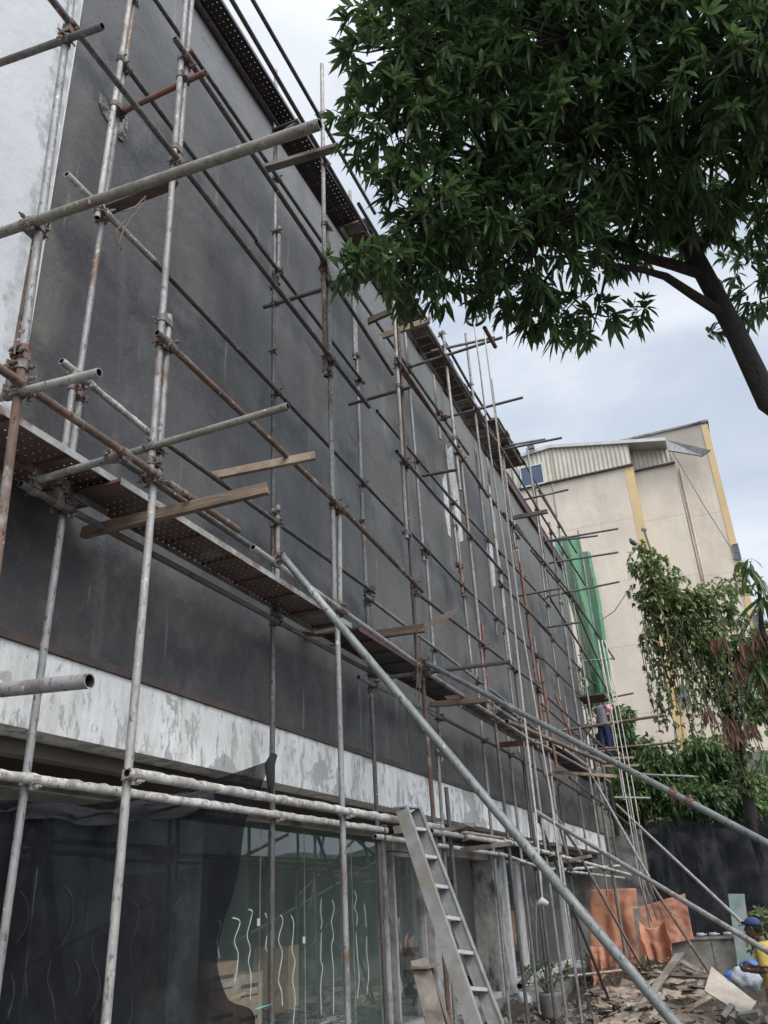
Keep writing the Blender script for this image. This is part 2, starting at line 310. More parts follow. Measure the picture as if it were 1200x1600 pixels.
# perforated steel
def perf(name, c1, c2, c3, hole=.0065):
    m, n, l, b = nodes(name); out = n['Material Output']
    c = mixnode(n, l, nfac(n, l, 4, .35, .65), c1, c2); c = mixnode(n, l, nfac(n, l, 2, .52, .62, off=(3, 3, 3)), c, c3)
    l.new(c, b.inputs['Base Color']); b.inputs['Roughness'].default_value = .7; b.inputs['Metallic'].default_value = .2
    g = n.new('ShaderNodeNewGeometry'); sx = n.new('ShaderNodeSeparateXYZ'); l.new(g.outputs['Position'], sx.inputs[0])
    u = math1(n, l, 'SUBTRACT', math1(n, l, 'FRACT', math1(n, l, 'DIVIDE', sx.outputs[0], .058)), .5)
    v = math1(n, l, 'SUBTRACT', math1(n, l, 'FRACT', math1(n, l, 'DIVIDE', sx.outputs[1], .072)), .5)
    d = math1(n, l, 'ADD', math1(n, l, 'MULTIPLY', u, u), math1(n, l, 'MULTIPLY', v, v))
    h = math1(n, l, 'LESS_THAN', d, hole)
    tr = n.new('ShaderNodeBsdfTransparent'); q = n.new('ShaderNodeMixShader'); l.new(h, q.inputs[0]); l.new(b.outputs[0], q.inputs[1]); l.new(tr.outputs[0], q.inputs[2]); l.new(q.outputs[0], out.inputs[0])
perf('perf_rust', (.13, .088, .072), (.085, .06, .05), (.19, .165, .14))
perf('perf_dark', (.035, .03, .03), (.05, .042, .04), (.07, .04, .035), .0038)
simple('steel_edge', (.36, .35, .33), (.22, .21, .19), 9, .6, .2, c3=(.15, .09, .06))
simple('edge_dark', (.06, .05, .048), (.10, .085, .08), 9, .7)
simple('edge_red', (.12, .05, .04), (.08, .04, .035), 9, .7)

# ------------------------------------------------------------------ mesh helpers
class MB:
    def __init__(s): s.v = []; s.f = []; s.mi = []; s.cur = 0
    def add(s, vs, fs, mi=None):
        o = len(s.v); s.v += [tuple(v) for v in vs]; s.f += [tuple(i+o for i in f) for f in fs]; s.mi += [s.cur if mi is None else mi]*len(fs)
        return s
    def box(s, c, d, rot=None, mi=None):
        c = Vector(c); x, y, z = d[0]/2, d[1]/2, d[2]/2
        vs = [Vector((a*x, b_*y, e_*z)) for a in (-1, 1) for b_ in (-1, 1) for e_ in (-1, 1)]
        if rot is not None: vs = [rot @ v for v in vs]
        return s.add([c+v for v in vs], [(0, 1, 3, 2), (4, 6, 7, 5), (0, 4, 5, 1), (2, 3, 7, 6), (0, 2, 6, 4), (1, 5, 7, 3)], mi)
    def bb(s, lo, hi, mi=None):
        return s.box([(a+b_)/2 for a, b_ in zip(lo, hi)], [b_-a for a, b_ in zip(lo, hi)], None, mi)
    def bar(s, a, b_, w, h, up=(0, 0, 1), mi=None, jag=0):
        a, b_ = Vector(a), Vector(b_); d = (b_-a); L = d.length; d.normalize()
        u = Vector(up); sd = d.cross(u)
        if sd.length < 1e-4: sd = d.cross(Vector((1, 0, 0)))
        sd.normalize(); u = sd.cross(d)
        R = Matrix((sd, d, u)).transposed()
        if not jag: return s.box((a+b_)/2, (w, L, h), R, mi)
        vs = []; fs = []
        ns = max(2, int(L/.25))
        for i in range(ns+1):
            t = i/ns
            for (p, q) in ((-1, -1), (1, -1), (1, 1), (-1, 1)):
                e_ = (rnd.uniform(-jag, jag) if i in (0, ns) else 0)
                k = 1+rnd.uniform(-.05, .05)
                vs.append(a + d*(L*t+e_) + sd*(p*w/2*k) + u*(q*h/2*k))
        for i in range(ns):
            for k in range(4):
                fs.append((i*4+k, i*4+(k+1) % 4, i*4+4+(k+1) % 4, i*4+4+k))
        fs.append((3, 2, 1, 0)); fs.append(tuple(ns*4+k for k in range(4)))
        return s.add(vs, fs, mi)
    def path(s, pts, rad, n=8, cap=True, mi=None, sq=(1, 1), upv=None):
        """swept tube through pts with radius per point"""
        pts = [Vector(p) for p in pts]
        if isinstance(rad, (int, float)): rad = [rad]*len(pts)
        vs = []; fs = []; prev = None
        for i, p in enumerate(pts):
            d = (pts[min(i+1, len(pts)-1)]-pts[max(i-1, 0)])
            if d.length < 1e-9: d = Vector((0, 0, 1))
            d.normalize()
            if prev is None:
                u = Vector(upv) if upv else (Vector((1, 0, 0)) if abs(d.x) < .8 else Vector((0, 1, 0)))
            else: u = prev
            u = (u-d*u.dot(d)).normalized(); w = d.cross(u); prev = u
            for k in range(n):
                a = 2*math.pi*k/n
                vs.append(p+(u*math.cos(a)*sq[0]+w*math.sin(a)*sq[1])*rad[i])
        for i in range(len(pts)-1):
            for k in range(n):
                fs.append((i*n+k, i*n+(k+1) % n, (i+1)*n+(k+1) % n, (i+1)*n+k))
        if cap:
            fs.append(tuple(range(n-1, -1, -1))); fs.append(tuple((len(pts)-1)*n+k for k in range(n)))
        return s.add(vs, fs, mi)
    def tube(s, a, b_, r=.024, n=12, crust=0, seg=None, sag=0, bore=True):
        """hollow scaffold tube with open ends"""
        a, b_ = Vector(a), Vector(b_); d = b_-a; L = d.length; d = d/L
        u = (Vector((1, 0, 0)) if abs(d.x) < .8 else Vector((0, 1, 0))); u = (u-d*u.dot(d)).normalized(); w = d.cross(u)
        seg = seg or max(2, int(L/(.06 if crust else .6)))
        vs = []; fs = []
        for i in range(seg+1):
            t = i/seg; c = a+d*L*t
            c = c+Vector((0, 0, -sag*4*t*(1-t)))
            for k in range(n):
                q = 2*math.pi*k/n; dr = u*math.cos(q)+w*math.sin(q); rr = r
                if crust:
                    up = max(0, dr.z); v = noise.noise(c*14+dr*2)
                    rr = r+crust*(.25+.75*up)*max(0, v+.35)*1.4
                vs.append(c+dr*rr)
        for i in range(seg):
            for k in range(n): fs.append((i*n+k, i*n+(k+1) % n, (i+1)*n+(k+1) % n, (i+1)*n+k))
        s.add(vs, fs, 0)
        if bore:
            for c, dd in ((a, d), (b_, -d)):
                vs = []
                for rr, off in ((r, 0), (r*.82, 0), (r*.82, .09)):
                    for k in range(n):
                        q = 2*math.pi*k/n; vs.append(c+(u*math.cos(q)+w*math.sin(q))*rr+dd*off)
                fs = [(k, (k+1) % n, n+(k+1) % n, n+k) for k in range(n)]
                s.add(vs[:2*n], fs, 0)
                s.add(vs[n:], fs+[tuple(n+k for k in range(n))], 1)
        return s
    def build(s, name, mat, parent=None, smooth=False, origin=None, bev=0):
        me = bpy.data.meshes.new(name)
        if origin is None:
            xs = [v[0] for v in s.v]; ys = [v[1] for v in s.v]; zs = [v[2] for v in s.v]
            origin = Vector(((min(xs)+max(xs))/2, (min(ys)+max(ys))/2, min(zs)))
        origin = Vector(origin)
        me.from_pydata([(v[0]-origin.x, v[1]-origin.y, v[2]-origin.z) for v in s.v], [], s.f); me.validate()
        for mm in (mat if isinstance(mat, (list, tuple)) else [mat]): me.materials.append(MATS[mm])
        if len(me.polygons) == len(s.mi): me.polygons.foreach_set('material_index', s.mi)
        if smooth: me.polygons.foreach_set('use_smooth', [len(p.vertices) == 4 or smooth == 2 for p in me.polygons])
        o = bpy.data.objects.new(name, me); COL.objects.link(o)
        if parent is not None:
            o.parent = parent; o.location = origin-wpos(parent)
        else: o.location = origin
        if bev:
            b_ = o.modifiers.new('bevel', 'BEVEL'); b_.width = bev; b_.segments = 2; b_.limit_method = 'ANGLE'
        return o
def wpos(o):
    p = o.location.copy()
    while o.parent: o = o.parent; p += o.location
    return p
def tag(o, label=None, cat=None, group=None, kind=None):
    if label: o['label'] = label
    if cat: o['category'] = cat
    if group: o['group'] = group
    if kind: o['kind'] = kind
    return o
def empty(name, loc, label, cat, group=None):
    o = bpy.data.objects.new(name, None); COL.objects.link(o); o.location = loc; o.empty_display_size = .2
    return tag(o, label, cat, group)

# ------------------------------------------------------------------ ground
g = MB(); N = 60
def gh(x, y):
    h = 0.05*noise.noise(Vector((x*.5, y*.5, 0)))+.02*noise.noise(Vector((x*2, y*2, 3)))
    if 0 < x < 6 and 8 < y < 27: h += .0
    return h
xs = [-400, -120, -40] + [-12+i*.5 for i in range(73)] + [60, 150, 400]
ys = [-400, -100, -30] + [-4+i*.5 for i in range(73)] + [60, 150, 400]
vs = [(x, y, gh(x, y)-.03) for y in ys for x in xs]; nx = len(xs)
g.add(vs, [(j*nx+i, j*nx+i+1, (j+1)*nx+i+1, (j+1)*nx+i) for j in range(len(ys)-1) for i in range(nx-1)])
tag(g.build('ground', 'ground', smooth=2), kind='structure')
g = MB(); g.bb((-.98, -6, .05), (1.7, 13.5, .08)); 
tag(g.build('pavement', 'concrete_floor'), kind='structure')

# ------------------------------------------------------------------ main building
H = 11.70; Y0, Y1 = 3.62, 25.95; ZB = 3.68; ZS = 3.13; XG = -1.0
bld = empty('building', (-3, 12, 0), 'building with dark plastered upper wall behind the scaffold and shop glass below', 'building')
def bpart(name, mb, mat, **k):
    return mb.build(name, mat, bld, **k)
# upper wall as a grid with slight waviness, so the render is not dead flat
w = MB(); ny, nzv = 90, 40; vs = []
for j in range(nzv+1):
    for i in range(ny+1):
        y = Y0+(Y1-Y0)*i/ny; z = ZB+(H-ZB)*j/nzv
        vs.append((.010*noise.noise(Vector((y*.6, z*.6, 0)))+.004*noise.noise(Vector((y*2.4, z*2.4, 5))), y, z))
w.add(vs, [(j*(ny+1)+i, j*(ny+1)+i+1, (j+1)*(ny+1)+i+1, (j+1)*(ny+1)+i) for j in range(nzv) for i in range(ny)])
w.bb((-.35, Y0, ZB), (-.03, Y1, H))
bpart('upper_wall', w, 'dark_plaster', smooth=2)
w = MB(); w.bb((-.35, -8, ZB-.02), (.03, Y0-.001, H+3)); bpart('white_wall', w, 'white_paint_wall')
w = MB(); w.bb((-.012, Y0-.0, ZB), (.036, Y0+.012, H)); bpart('corner_bead', w, 'frame_white')
w = MB(); w.bb((-.35, -8, ZS), (.06, Y1+.02, ZB-.045)); bpart('fascia_band', w, 'peeling_white')
w = MB(); w.bb((-.34, -8, ZB-.043), (.085, Y1+.02, ZB+.012)); bpart('ledge_trim', w, 'brown_trim')
w = MB(); w.bb((-1.6, -8, ZS+.1), (-.352, Y1, ZS+.3)); w.bb((-.32, -8, ZS-.10), (-.20, Y1, ZS-.003)); bpart('soffit', w, 'soffit')
w = MB(); w.bb((-12, -8, H-.3), (-.36, Y1, H-.05)); bpart('roof_slab', w, 'coping_grey')
# flashing along the top
w = MB(); w.bb((-.20, 3.7, H+.0), (.08, Y1+.05, H+.25)); bpart('roof_flashing', w, 'maroon')
w = MB(); w.bb((-.40, 3.7, H+.253), (.10, Y1+.06, H+.31)); bpart('coping', w, 'coping_grey')
# rear / end walls; rear opening added to bring daylight inside
w = MB(); w.bb((-12, Y1-.3, 0), (-.352, Y1-.002, H)); bpart('end_wall', w, 'concrete_wall')
w = MB(); w.bb((-12.3, -8, 0), (-12, 13.2, H)); w.bb((-12.3, 13.2, 0), (-12, 25, .6)); w.bb((-12.3, 13.2, 3.4), (-12, 25, H)); w.bb((-12.3, 25, 0), (-12, Y1, H)); bpart('rear_wall', w, 'concrete_wall')
# broken plaster patches
def patch(name, cx, cy, pts, mat, th=.02):
    mb = MB(); c0 = P(cx, cy, X=.0)
    ring = [P(cx+dx, cy+dy, X=0.0) for dx, dy in pts]
    fr = [Vector((th, p.y, p.z)) for p in ring]; bk = [Vector((-.02, p.y, p.z)) for p in ring]
    k = len(pts); ctr = Vector((th*1.6, c0.y, c0.z))
    mid = [(p+ctr)/2+Vector((rnd.uniform(-.01, .015), 0, 0)) for p in fr]
    vs = [ctr]+mid+fr+bk
    fs = [(0, 1+i, 1+(i+1) % k) for i in range(k)]
    fs += [(1+i, 1+k+i, 1+k+(i+1) % k, 1+(i+1) % k) for i in range(k)]
    fs += [(1+k+i, 1+2*k+i, 1+2*k+(i+1) % k, 1+k+(i+1) % k) for i in range(k)]
    mb.add(vs, fs); return bpart(name, mb, mat)
patch('broken_plaster_patch', 167, 172, [(-14, -28), (-4, -24), (3, -10), (9, 4), (8, 22), (0, 18), (-8, 5), (-13, -10)], 'patch_rough', .012)
patch('broken_plaster_patch', 190, 196, [(-8, -18), (3, -20), (9, -8), (8, 10), (2, 26), (-6, 20), (-9, 6), (-4, -4)], 'patch_rough', .012)
patch('white_plaster_splash', 711, 775, [(-12, -72), (-6, -78), (-1, -40), (5, -5), (8, 30), (12, 70), (7, 72), (2, 45), (-3, 10), (-8, -30)], 'white_splash', .012)
patch('white_plaster_splash', 699, 800, [(-8, -50), (-3, -60), (1, -20), (3, 14), (5, 40), (1, 36), (-4, 5)], 'white_splash', .010)
patch('white_plaster_splash', 768, 885, [(-4, -35), (0, -38), (4, 5), (6, 30), (2, 33), (-2, 0)], 'white_splash', .010)
# ground floor : columns, frames, glazing
ZF = .55
w = MB(); w.bb((-12, -8, .02), (XG+.12, Y1, ZF)); bpart('floor_slab', w, 'room_floor')
w = MB(); w.bb((XG+.123, 12.0, .0), (XG+.42, 24.4, .46)); bpart('plinth_wall', w, 'plinth')
w = MB(); w.bb((-8.0, -8, ZF), (-7.8, 12.6, ZS+.3)); bpart('back_wall', w, 'room_teal')
w = MB(); w.bb((-12, -8, ZS+.31), (XG-.6, Y1-.3, ZS+.45)); bpart('ceiling', w, 'room_white')
w = MB(); w.bb((XG-.3, -8, ZS-.1), (XG+.05, Y1-.3, ZS+.1)); bpart('header_beam', w, 'soffit')
w = MB(); w.bb((-6.0, 17.9, ZF), (XG-.3, 18.05, ZS+.3)); bpart('partition_wall', w, 'room_white')
w = MB(); w.bb((-7.8, 12.62, ZF), (XG-.12, 12.68, ZS+.3)); bpart('partition_wall', w, 'room_teal')
w = MB(); w.bb((-1.75, 7.55, ZF), (-1.3, 8.05, ZS+.1)); bpart('column', w, 'frame_white')
w = MB(); w.bb((-3.4, 9.3, ZF), (-3.0, 9.9, ZS+.1)); bpart('column', w, 'room_teal')
w = MB(); w.bb((XG-.28, 17.35, .4), (XG+.16, 18.05, ZS-.1)); bpart('column', w, 'column_dirty')
w = MB(); w.bb((XG-.12, 18.06, .46), (XG+.20, 18.26, ZS-.1)); bpart('door_jamb', w, 'frame_white')
w = MB(); w.bb((XG-.10, 13.72, .45), (XG+.18, 14.35, ZS-.1)); bpart('door_jamb', w, 'frame_grey')
w = MB(); w.bb((XG-.08, 12.36, 2.80), (XG+.10, 17.34, ZS-.1)); bpart('lintel', w, 'frame_grey')
def window(y0, y1, z0, z1, joints=(), fm='frame_grey', fw=.10, sill=False):
    wd = MB()
    for a, b_ in ((y0, y0+fw), (y1-fw, y1)): wd.bb((XG-.05, a, z0), (XG+.07, b_, z1))
    wd.bb((XG-.047, y0+fw, z1-.06), (XG+.067, y1-fw, z1)); wd.bb((XG-.047, y0+fw, z0), (XG+.067, y1-fw, z0+.05))
    wo_ = bpart('window_frame', wd, fm, bev=.004)
    cuts = [y0+fw]+list(joints)+[y1-fw]
    for a, b_ in zip(cuts, cuts[1:]):
        p = MB(); p.bb((XG-.006, a+.004, z0+.05), (XG+.006, b_-.004, z1-.06)); p.build('pane', 'shop_glass', wo_)
    for j in joints:
        p = MB(); p.bb((XG-.008, j-.003, z0+.05), (XG+.009, j+.003, z1-.06)); p.build('joint_strip', 'frame_grey', wo_)
    if sill:
        p = MB(); p.bb((XG+.07, y0, z0-.08), (XG+.22, y1, z0-.003)); p.build('window_sill', 'frame_white', wo_)
    return wo_
win1 = window(-8, 12.18, ZF-.3, 3.03, [1.5, 4.0, 6.2, 8.72, 9.75, 11.1], fw=.12)
win2 = window(12.42, 13.70, ZF-.2, 2.79, [], fw=.07)
win3 = window(18.30, 19.75, ZF+.02, 2.85, [], 'frame_white', .22)
win4 = window(19.77, 24.3, ZF+.06, 2.85, [21.9], 'frame_white', .10, sill=True)
# small white stickers on the joints
p = MB(); 
for (px, py) in ((404, 1440), (475, 1468)):
    q = P(px, py, X=XG+.011); p.bb((XG+.010, q.y-.03, q.z-.04), (XG+.013, q.y+.03, q.z+.03))
p.build('joint_sticker', 'white_line', win1)
# wavy protective paint lines on the glass
def squig(pts, parent, wd=.012, mat='white_line', X=XG+.013):
    q = MB(); P3 = [P(a, b_, X=X) for a, b_ in pts]
    # smooth
    out = []
    for i in range(len(P3)-1):
        p0 = P3[max(i-1, 0)]; p1 = P3[i]; p2 = P3[i+1]; p3 = P3[min(i+2, len(P3)-1)]
        for t in (0, .25, .5, .75):
            out.append(.5*((2*p1)+(p2-p0)*t+(2*p0-5*p1+4*p2-p3)*t*t+(3*p1-p0-3*p2+p3)*t**3))
    out.append(P3[-1])
    k = len(out); vs = []; fs = []
    for i, c_ in enumerate(out):
        d = (out[min(i+1, k-1)]-out[max(i-1, 0)]); d.normalize(); s_ = Vector((0, -d.z, d.y))
        ww = wd*(.55+.45*abs(math.sin(i*.6)))*(.6 if i in (0, k-1) else 1)
        vs += [c_+s_*ww, c_-s_*ww, c_-s_*ww+Vector((.003, 0, 0)), c_+s_*ww+Vector((.003, 0, 0))]
    for i in range(k-1):
        a = i*4
        fs += [(a+3, a+2, a+6, a+7), (a, a+4, a+5, a+1), (a+1, a+5, a+6, a+2), (a, a+3, a+7, a+4)]
    q.add(vs, fs); return q.build('painted_squiggle', mat, parent)
SQ = [[(362, 1434), (373, 1437), (374, 1446), (366, 1470), (372, 1490), (370, 1515), (366, 1535)],
      [(387, 1421), (394, 1424), (391, 1440), (386, 1462), (391, 1482), (388, 1502), (392, 1525), (391, 1562)],
      [(414, 1426), (417, 1434)], [(417, 1462), (415, 1480), (417, 1486)],
      [(438, 1429), (442, 1440), (435, 1468), (441, 1490), (435, 1530), (440, 1550), (441, 1572)],
      [(454, 1429), (459, 1445), (456, 1485), (461, 1502), (457, 1530), (461, 1560), (458, 1600)],
      [(502, 1403), (501, 1425), (503, 1440), (501, 1452)], [(502, 1457), (501, 1500), (504, 1510), (501, 1540), (502, 1585)],
      [(519, 1406), (522, 1420), (518, 1440), (521, 1462), (518, 1480), (521, 1520), (521, 1585)],
      [(553, 1391), (557, 1402), (554, 1418), (558, 1430), (557, 1447)], [(556, 1457), (559, 1500), (561, 1530), (558, 1560)],
      [(569, 1412), (571, 1430), (572, 1448)], [(573, 1462), (573, 1490), (576, 1520), (573, 1555)]]
for s_ in SQ: squig(s_, win1, .0068)
SQ2 = [[(95, 1378), (112, 1400), (113, 1440), (95, 1480)], [(158, 1382), (168, 1398), (171, 1425)], [(30, 1391), (43, 1410), (42, 1445), (24, 1475)],
       [(207, 1407), (217, 1420), (213, 1450), (204, 1478), (207, 1515)], [(244, 1432), (233, 1465)], [(80, 1500), (74, 1530), (82, 1560), (87, 1595)],
       [(117, 1497), (125, 1520), (122, 1545), (116, 1556)], [(143, 1500), (153, 1520), (156, 1550), (146, 1575), (136, 1592)], [(146, 1462), (143, 1480), (146, 1500)],
       [(207, 1545), (206, 1580), (202, 1600)], [(222, 1500), (232, 1518)], [(286, 1398), (268, 1425)], [(17, 1520), (22, 1550), (12, 1590)], [(40, 1520), (42, 1560)],
       [(341, 1437), (345, 1445), (339, 1470), (343, 1497)]]
for s_ in SQ2: squig(s_, win1, .0068, 'white_line_dim')  # same white paint; the net's dimming is put into the line colour
for s_ in [[(617, 1425), (622, 1440), (620, 1450)], [(625, 1432), (622, 1447)], [(624, 1470), (627, 1485)], [(622, 1440), (625, 1460)],
           [(615, 1345), (606, 1400), (612, 1440)]]: squig(s_, win2, .008, 'white_line_dim')
for s_ in [[(805, 1393), (806, 1410)], [(818, 1400), (820, 1440), (818, 1480)], [(829, 1402), (832, 1418)], [(838, 1405), (838, 1450), (841, 1500)], [(826, 1440), (828, 1500)],
           [(846, 1410), (848, 1440)], [(812, 1450), (814, 1500)]]: squig(s_, win4, .010, 'white_line_dim')
# red poster and rubbish inside
p = MB(); a = P(707, 1408, X=-2.0); p.bar((-1.9, 17.86, 2.08), (-2.5, 17.86, 2.2), .012, .85, (0, 0, 1)); bpart('wall_poster', p, 'maroon')

# ------------------------------------------------------------------ interior things
def carton(c, d, rz, label, marks=1, mat='carton'):
    R = Matrix.Rotation(rz, 3, 'Z'); t = empty('cardboard_box', Vector(c), label, 'box')
    p = MB(); p.box(Vector(c)+Vector((0, 0, d[2]/2)), d, R); bo = p.build('carton_body', mat, t, bev=.006)
    p = MB(); p.box(Vector(c)+Vector((0, 0, d[2]-.001)), (d[0]+.002, .05, .006), R); p.build('tape', 'wood_pale', t)
    if marks:
        p = MB(); rr = random.Random(int(c[1]*100))
        for q in range(marks):
            for r_ in range(2):
                x0 = -d[1]*.38
                while x0 < d[1]*.3:
                    L = rr.uniform(.02, .05); zc = d[2]*(.3+.3*r_)
                    p.box(Vector(c)+R @ Vector((d[0]/2+.002, x0+L/2, zc)), (.004, L, .018+.02*(r_ == 1)), R)
                    x0 += L+.012
        p.build('printed_mark', 'ink', t)
    return t
ya, yb, yc_ = P(326, 1560, X=-1.3).y, P(374, 1560, X=-1.3).y, P(413, 1565, X=-1.3).y
w1_, w2_ = yb-ya-.02, yc_-yb-.02
for k, lb in enumerate(('brown carton at the bottom of the left stack behind the shop glass', 'brown carton in the middle of the left stack behind the shop glass', 'brown carton on top of the left stack behind the shop glass')):
    carton((-1.52, (ya+yb)/2, ZF+.352*k), (.42, w1_, .35), .02*(k-1), lb, 1)
for k, lb in enumerate(('brown carton at the bottom of the right stack behind the shop glass', 'brown carton in the middle of the right stack behind the shop glass', 'brown carton on top of the right stack behind the shop glass')):
    carton((-1.53, (yb+yc_)/2, ZF+.305*k), (.42, w2_, .303), .015*(1-k), lb, 1)
carton((-2.1, P(458, 1530, X=-1.85).y, ZF+.35), (.5, .35, .75), .1, 'tall plain orange brown crate beside the cable heap inside the shop', 0)
p = MB(); rr = random.Random(3)
for i in range(190):
    c0 = Vector((rr.uniform(-2.4, -1.25), rr.uniform(8.9, 11.9), ZF+.02+rr.random()**2*.35)); pts = []
    for k in range(7): pts.append(c0+Vector((rr.uniform(-.15, .15), rr.uniform(-.25, .25), rr.uniform(-.02, .08))))
    p.path(pts, .008, 4, False)
tag(p.build('cable_heap', 'tower_glass_pale'), 'tangled heap of grey cable and sheeting inside the shop glass', 'cable heap')
p = MB()
for k in range(4): p.bar((-1.5-.05*k, 9.3, ZF+.05+.05*k), (-1.4-.05*k, 11.8, ZF+.06+.05*k), .25, .03)
tag(p.build('panel_stack', 'room_white'), 'low stack of white panels on the shop floor behind the glass', 'panels')
# desk and junk in the doorway
t = empty('work_table', (-2.6, 16.4, ZF), 'cluttered table inside the open shop doorway', 'table')
p = MB(); p.bb((-3.3, 15.4, ZF+.72), (-1.8, 17.5, ZF+.78)); p.build('tabletop', 'wood_dark', t)
for (x, y) in ((-3.2, 15.5), (-1.9, 15.5), (-3.2, 17.4), (-1.9, 17.4)):
    p = MB(); p.bb((x-.03, y-.03, ZF), (x+.03, y+.03, ZF+.719)); p.build('leg', 'wood_dark', t)
carton((-2.0, 16.9, ZF), (.5, .7, .55), 0, 'pale carton under the table in the shop doorway', 1, 'column_dirty')
p = MB(); rr = random.Random(5)
for i in range(60):
    c0 = Vector((rr.uniform(-2.6, -1.0), rr.uniform(14.6, 17.2), ZF+rr.random()**2*.4)); p.box(c0, (rr.uniform(.05, .3), rr.uniform(.05, .35), rr.uniform(.01, .1)), Matrix.Rotation(rr.random()*3, 3, (rr.random(), rr.random(), 1)), mi=rr.randrange(3))
tag(p.build('debris', ['wood_dark', 'room_white', 'black_plastic']), kind='stuff')

# ------------------------------------------------------------------ scaffold
XI, XO = .30, 1.0
scaf = empty('scaffolding', (.65, 12, 0), 'steel tube scaffolding clamped together along the dark plastered wall, with raking props', 'scaffolding')
TUBES = []
def tubeP(kind, a, b_, mat='galv', r=.0245, crust=0, n=12, sag=0, label=None):
    mb = MB(); mb.tube(a, b_, r, n, crust, sag=sag)
    o = mb.build(kind, [mat, 'bore'], scaf, smooth=True)
    if label: o['label'] = label
    TUBES.append((kind, Vector(a), Vector(b_), mat)); return o
def T(kind, x1, y1, x2, y2, mat='galv', X=None, Y=None, X2=None, **k):
    a = P(x1, y1, X=X, Y=Y); b_ = P(x2, y2, X=(X2 if X2 is not None else X), Y=Y)
    if kind == 'standard' and Y is None and X2 is None:          # tubes are plumb to within a degree
        ym = (a.y+b_.y)/2; dy = max(-.05, min(.05, (a.y-b_.y)/2)); a.y = ym+dy; b_.y = ym-dy
    return tubeP(kind, a, b_, mat, **k)
def St(x1, y1, x2, y2, mat='galv', X=XO, **k): return T('standard', x1, y1, x2, y2, mat, X=X, **k)
def Ld(x1, y1, x2, y2, mat='galv_dark', X=XO+.05, **k): return T('ledger', x1, y1, x2, y2, mat, X=X, **k)
def Tr(x1, y1, x2, y2, Y, mat='galv_dark', **k): return T('transom', x1, y1, x2, y2, mat, Y=Y, **k)
# standards, outer row
St(118, -45, 33, 567, 'galv'); St(62, 345, 18, 600, 'rusty', X=.95); St(37, 545, -8, 900, 'rusty')
St(294, -50, 235, 745, 'galv'); St(301, -20, 279, 250, 'galv'); St(264, 493, 246, 745, 'galv'); St(241, 745, 163, 1625, 'galv_pale')
St(503, 100, 507, 440, 'galv_pale'); St(505, 410, 509, 588, 'rusty'); St(511, 350, 523, 960, 'galv'); St(530, 790, 531, 960, 'galv_pale'); St(526, 945, 545, 1640, 'galv')
St(616, 473, 634, 840, 'galv_pale'); St(624, 500, 632, 735, 'rusty'); St(632, 720, 655, 1075, 'galv_dark'); St(658, 1045, 707, 1640, 'rusty')
St(689, 512, 722, 770, 'galv_pale'); St(712, 690, 768, 1115, 'galv'); St(768, 1095, 832, 1640, 'galv_dark'); St(753, 975, 766, 1120, 'redox')
St(724, 515, 760, 770, 'galv'); St(757, 750, 805, 1050, 'galv_pale'); St(803, 1035, 868, 1592, 'galv_dark')
St(764, 587, 808, 890, 'rusty'); St(806, 870, 855, 1150, 'redox'); St(853, 1130, 907, 1600, 'galv')
St(812, 680, 867, 940, 'galv'); St(866, 925, 918, 1175, 'galv'); St(917, 1165, 997, 1568, 'galv_dark')
St(860, 752, 892, 935); St(891, 925, 938, 1200); St(938, 1190, 965, 1340, 'galv_dark')
St(901, 825, 933, 1000, 'galv'); St(932, 990, 975, 1250, 'galv_pale'); St(974, 1240, 1022, 1448, 'galv')
St(697, 1230, 712, 1400, 'galv_dark', X=.9)
# standards, inner row
St(214, -10, 118, 600, 'galv', X=XI); St(206, -20, 152, 340, 'galv_pale', X=XI+.05); St(129, 590, 98, 810, 'galv_pale', X=XI); St(116, 590, 91, 775, 'galv', X=XI+.06)
St(103, 770, -10, 1575, 'galv', X=XI)
St(431, 110, 428, 560, 'galv', X=XI); St(436, 355, 434, 445, 'galv', X=XI+.05); St(428, 440, 424, 1630, 'galv_dark', X=XI); St(434, 790, 433, 950, 'galv_pale', X=XI+.05)
St(548, 300, 553, 560, X=XI); St(553, 440, 567, 830, 'galv', X=XI); St(566, 800, 580, 1090, 'galv', X=XI); St(573, 935, 606, 1640, 'galv_dark', X=XI)
St(601, 260, 604, 330, X=XI)
St(628, 500, 666, 880, 'galv', X=XI); St(665, 860, 690, 1190, 'galv', X=XI); St(688, 1170, 709, 1640, 'galv', X=XI)
St(668, 515, 690, 690, X=XI, mat='galv_pale'); St(693, 690, 720, 890, 'galv_pale', X=XI); St(705, 810, 746, 1060, 'galv', X=XI); St(719, 880, 723, 872+60, 'redox', X=XI+.05)
St(743, 1040, 801, 1640, 'galv', X=XI)
St(735, 690, 784, 1000, 'galv', X=XI); St(783, 985, 816, 1180, 'galv', X=XI); St(815, 1165, 858, 1560, 'galv_dark', X=XI)
St(797, 790, 831, 1000, 'galv', X=XI); St(830, 990, 871, 1245, 'galv', X=XI); St(870, 1230, 923, 1582, 'galv_dark', X=XI)
St(838, 865, 881, 1100, 'galv', X=XI); St(879, 1085, 920, 1330, 'galv', X=XI)
St(876, 880, 912, 1090, 'galv', X=XI); St(910, 1075, 935, 1240, 'galv', X=XI)
for q_ in ((742, 640, 800, 960, XI), (828, 745, 868, 950, XI), (848, 800, 902, 1060, XO), (884, 855, 928, 1070, XI), (906, 1150, 955, 1400, XO), (922, 1180, 985, 1490, XO-.1), (822, 1150, 893, 1590, XO), (782, 1100, 848, 1580, XI), (779, 700, 812, 870, XO), (790, 690, 806, 760, XI)):
    St(*q_[:4], 'galv' if q_[0] % 4 else 'galv_dark', X=q_[4])
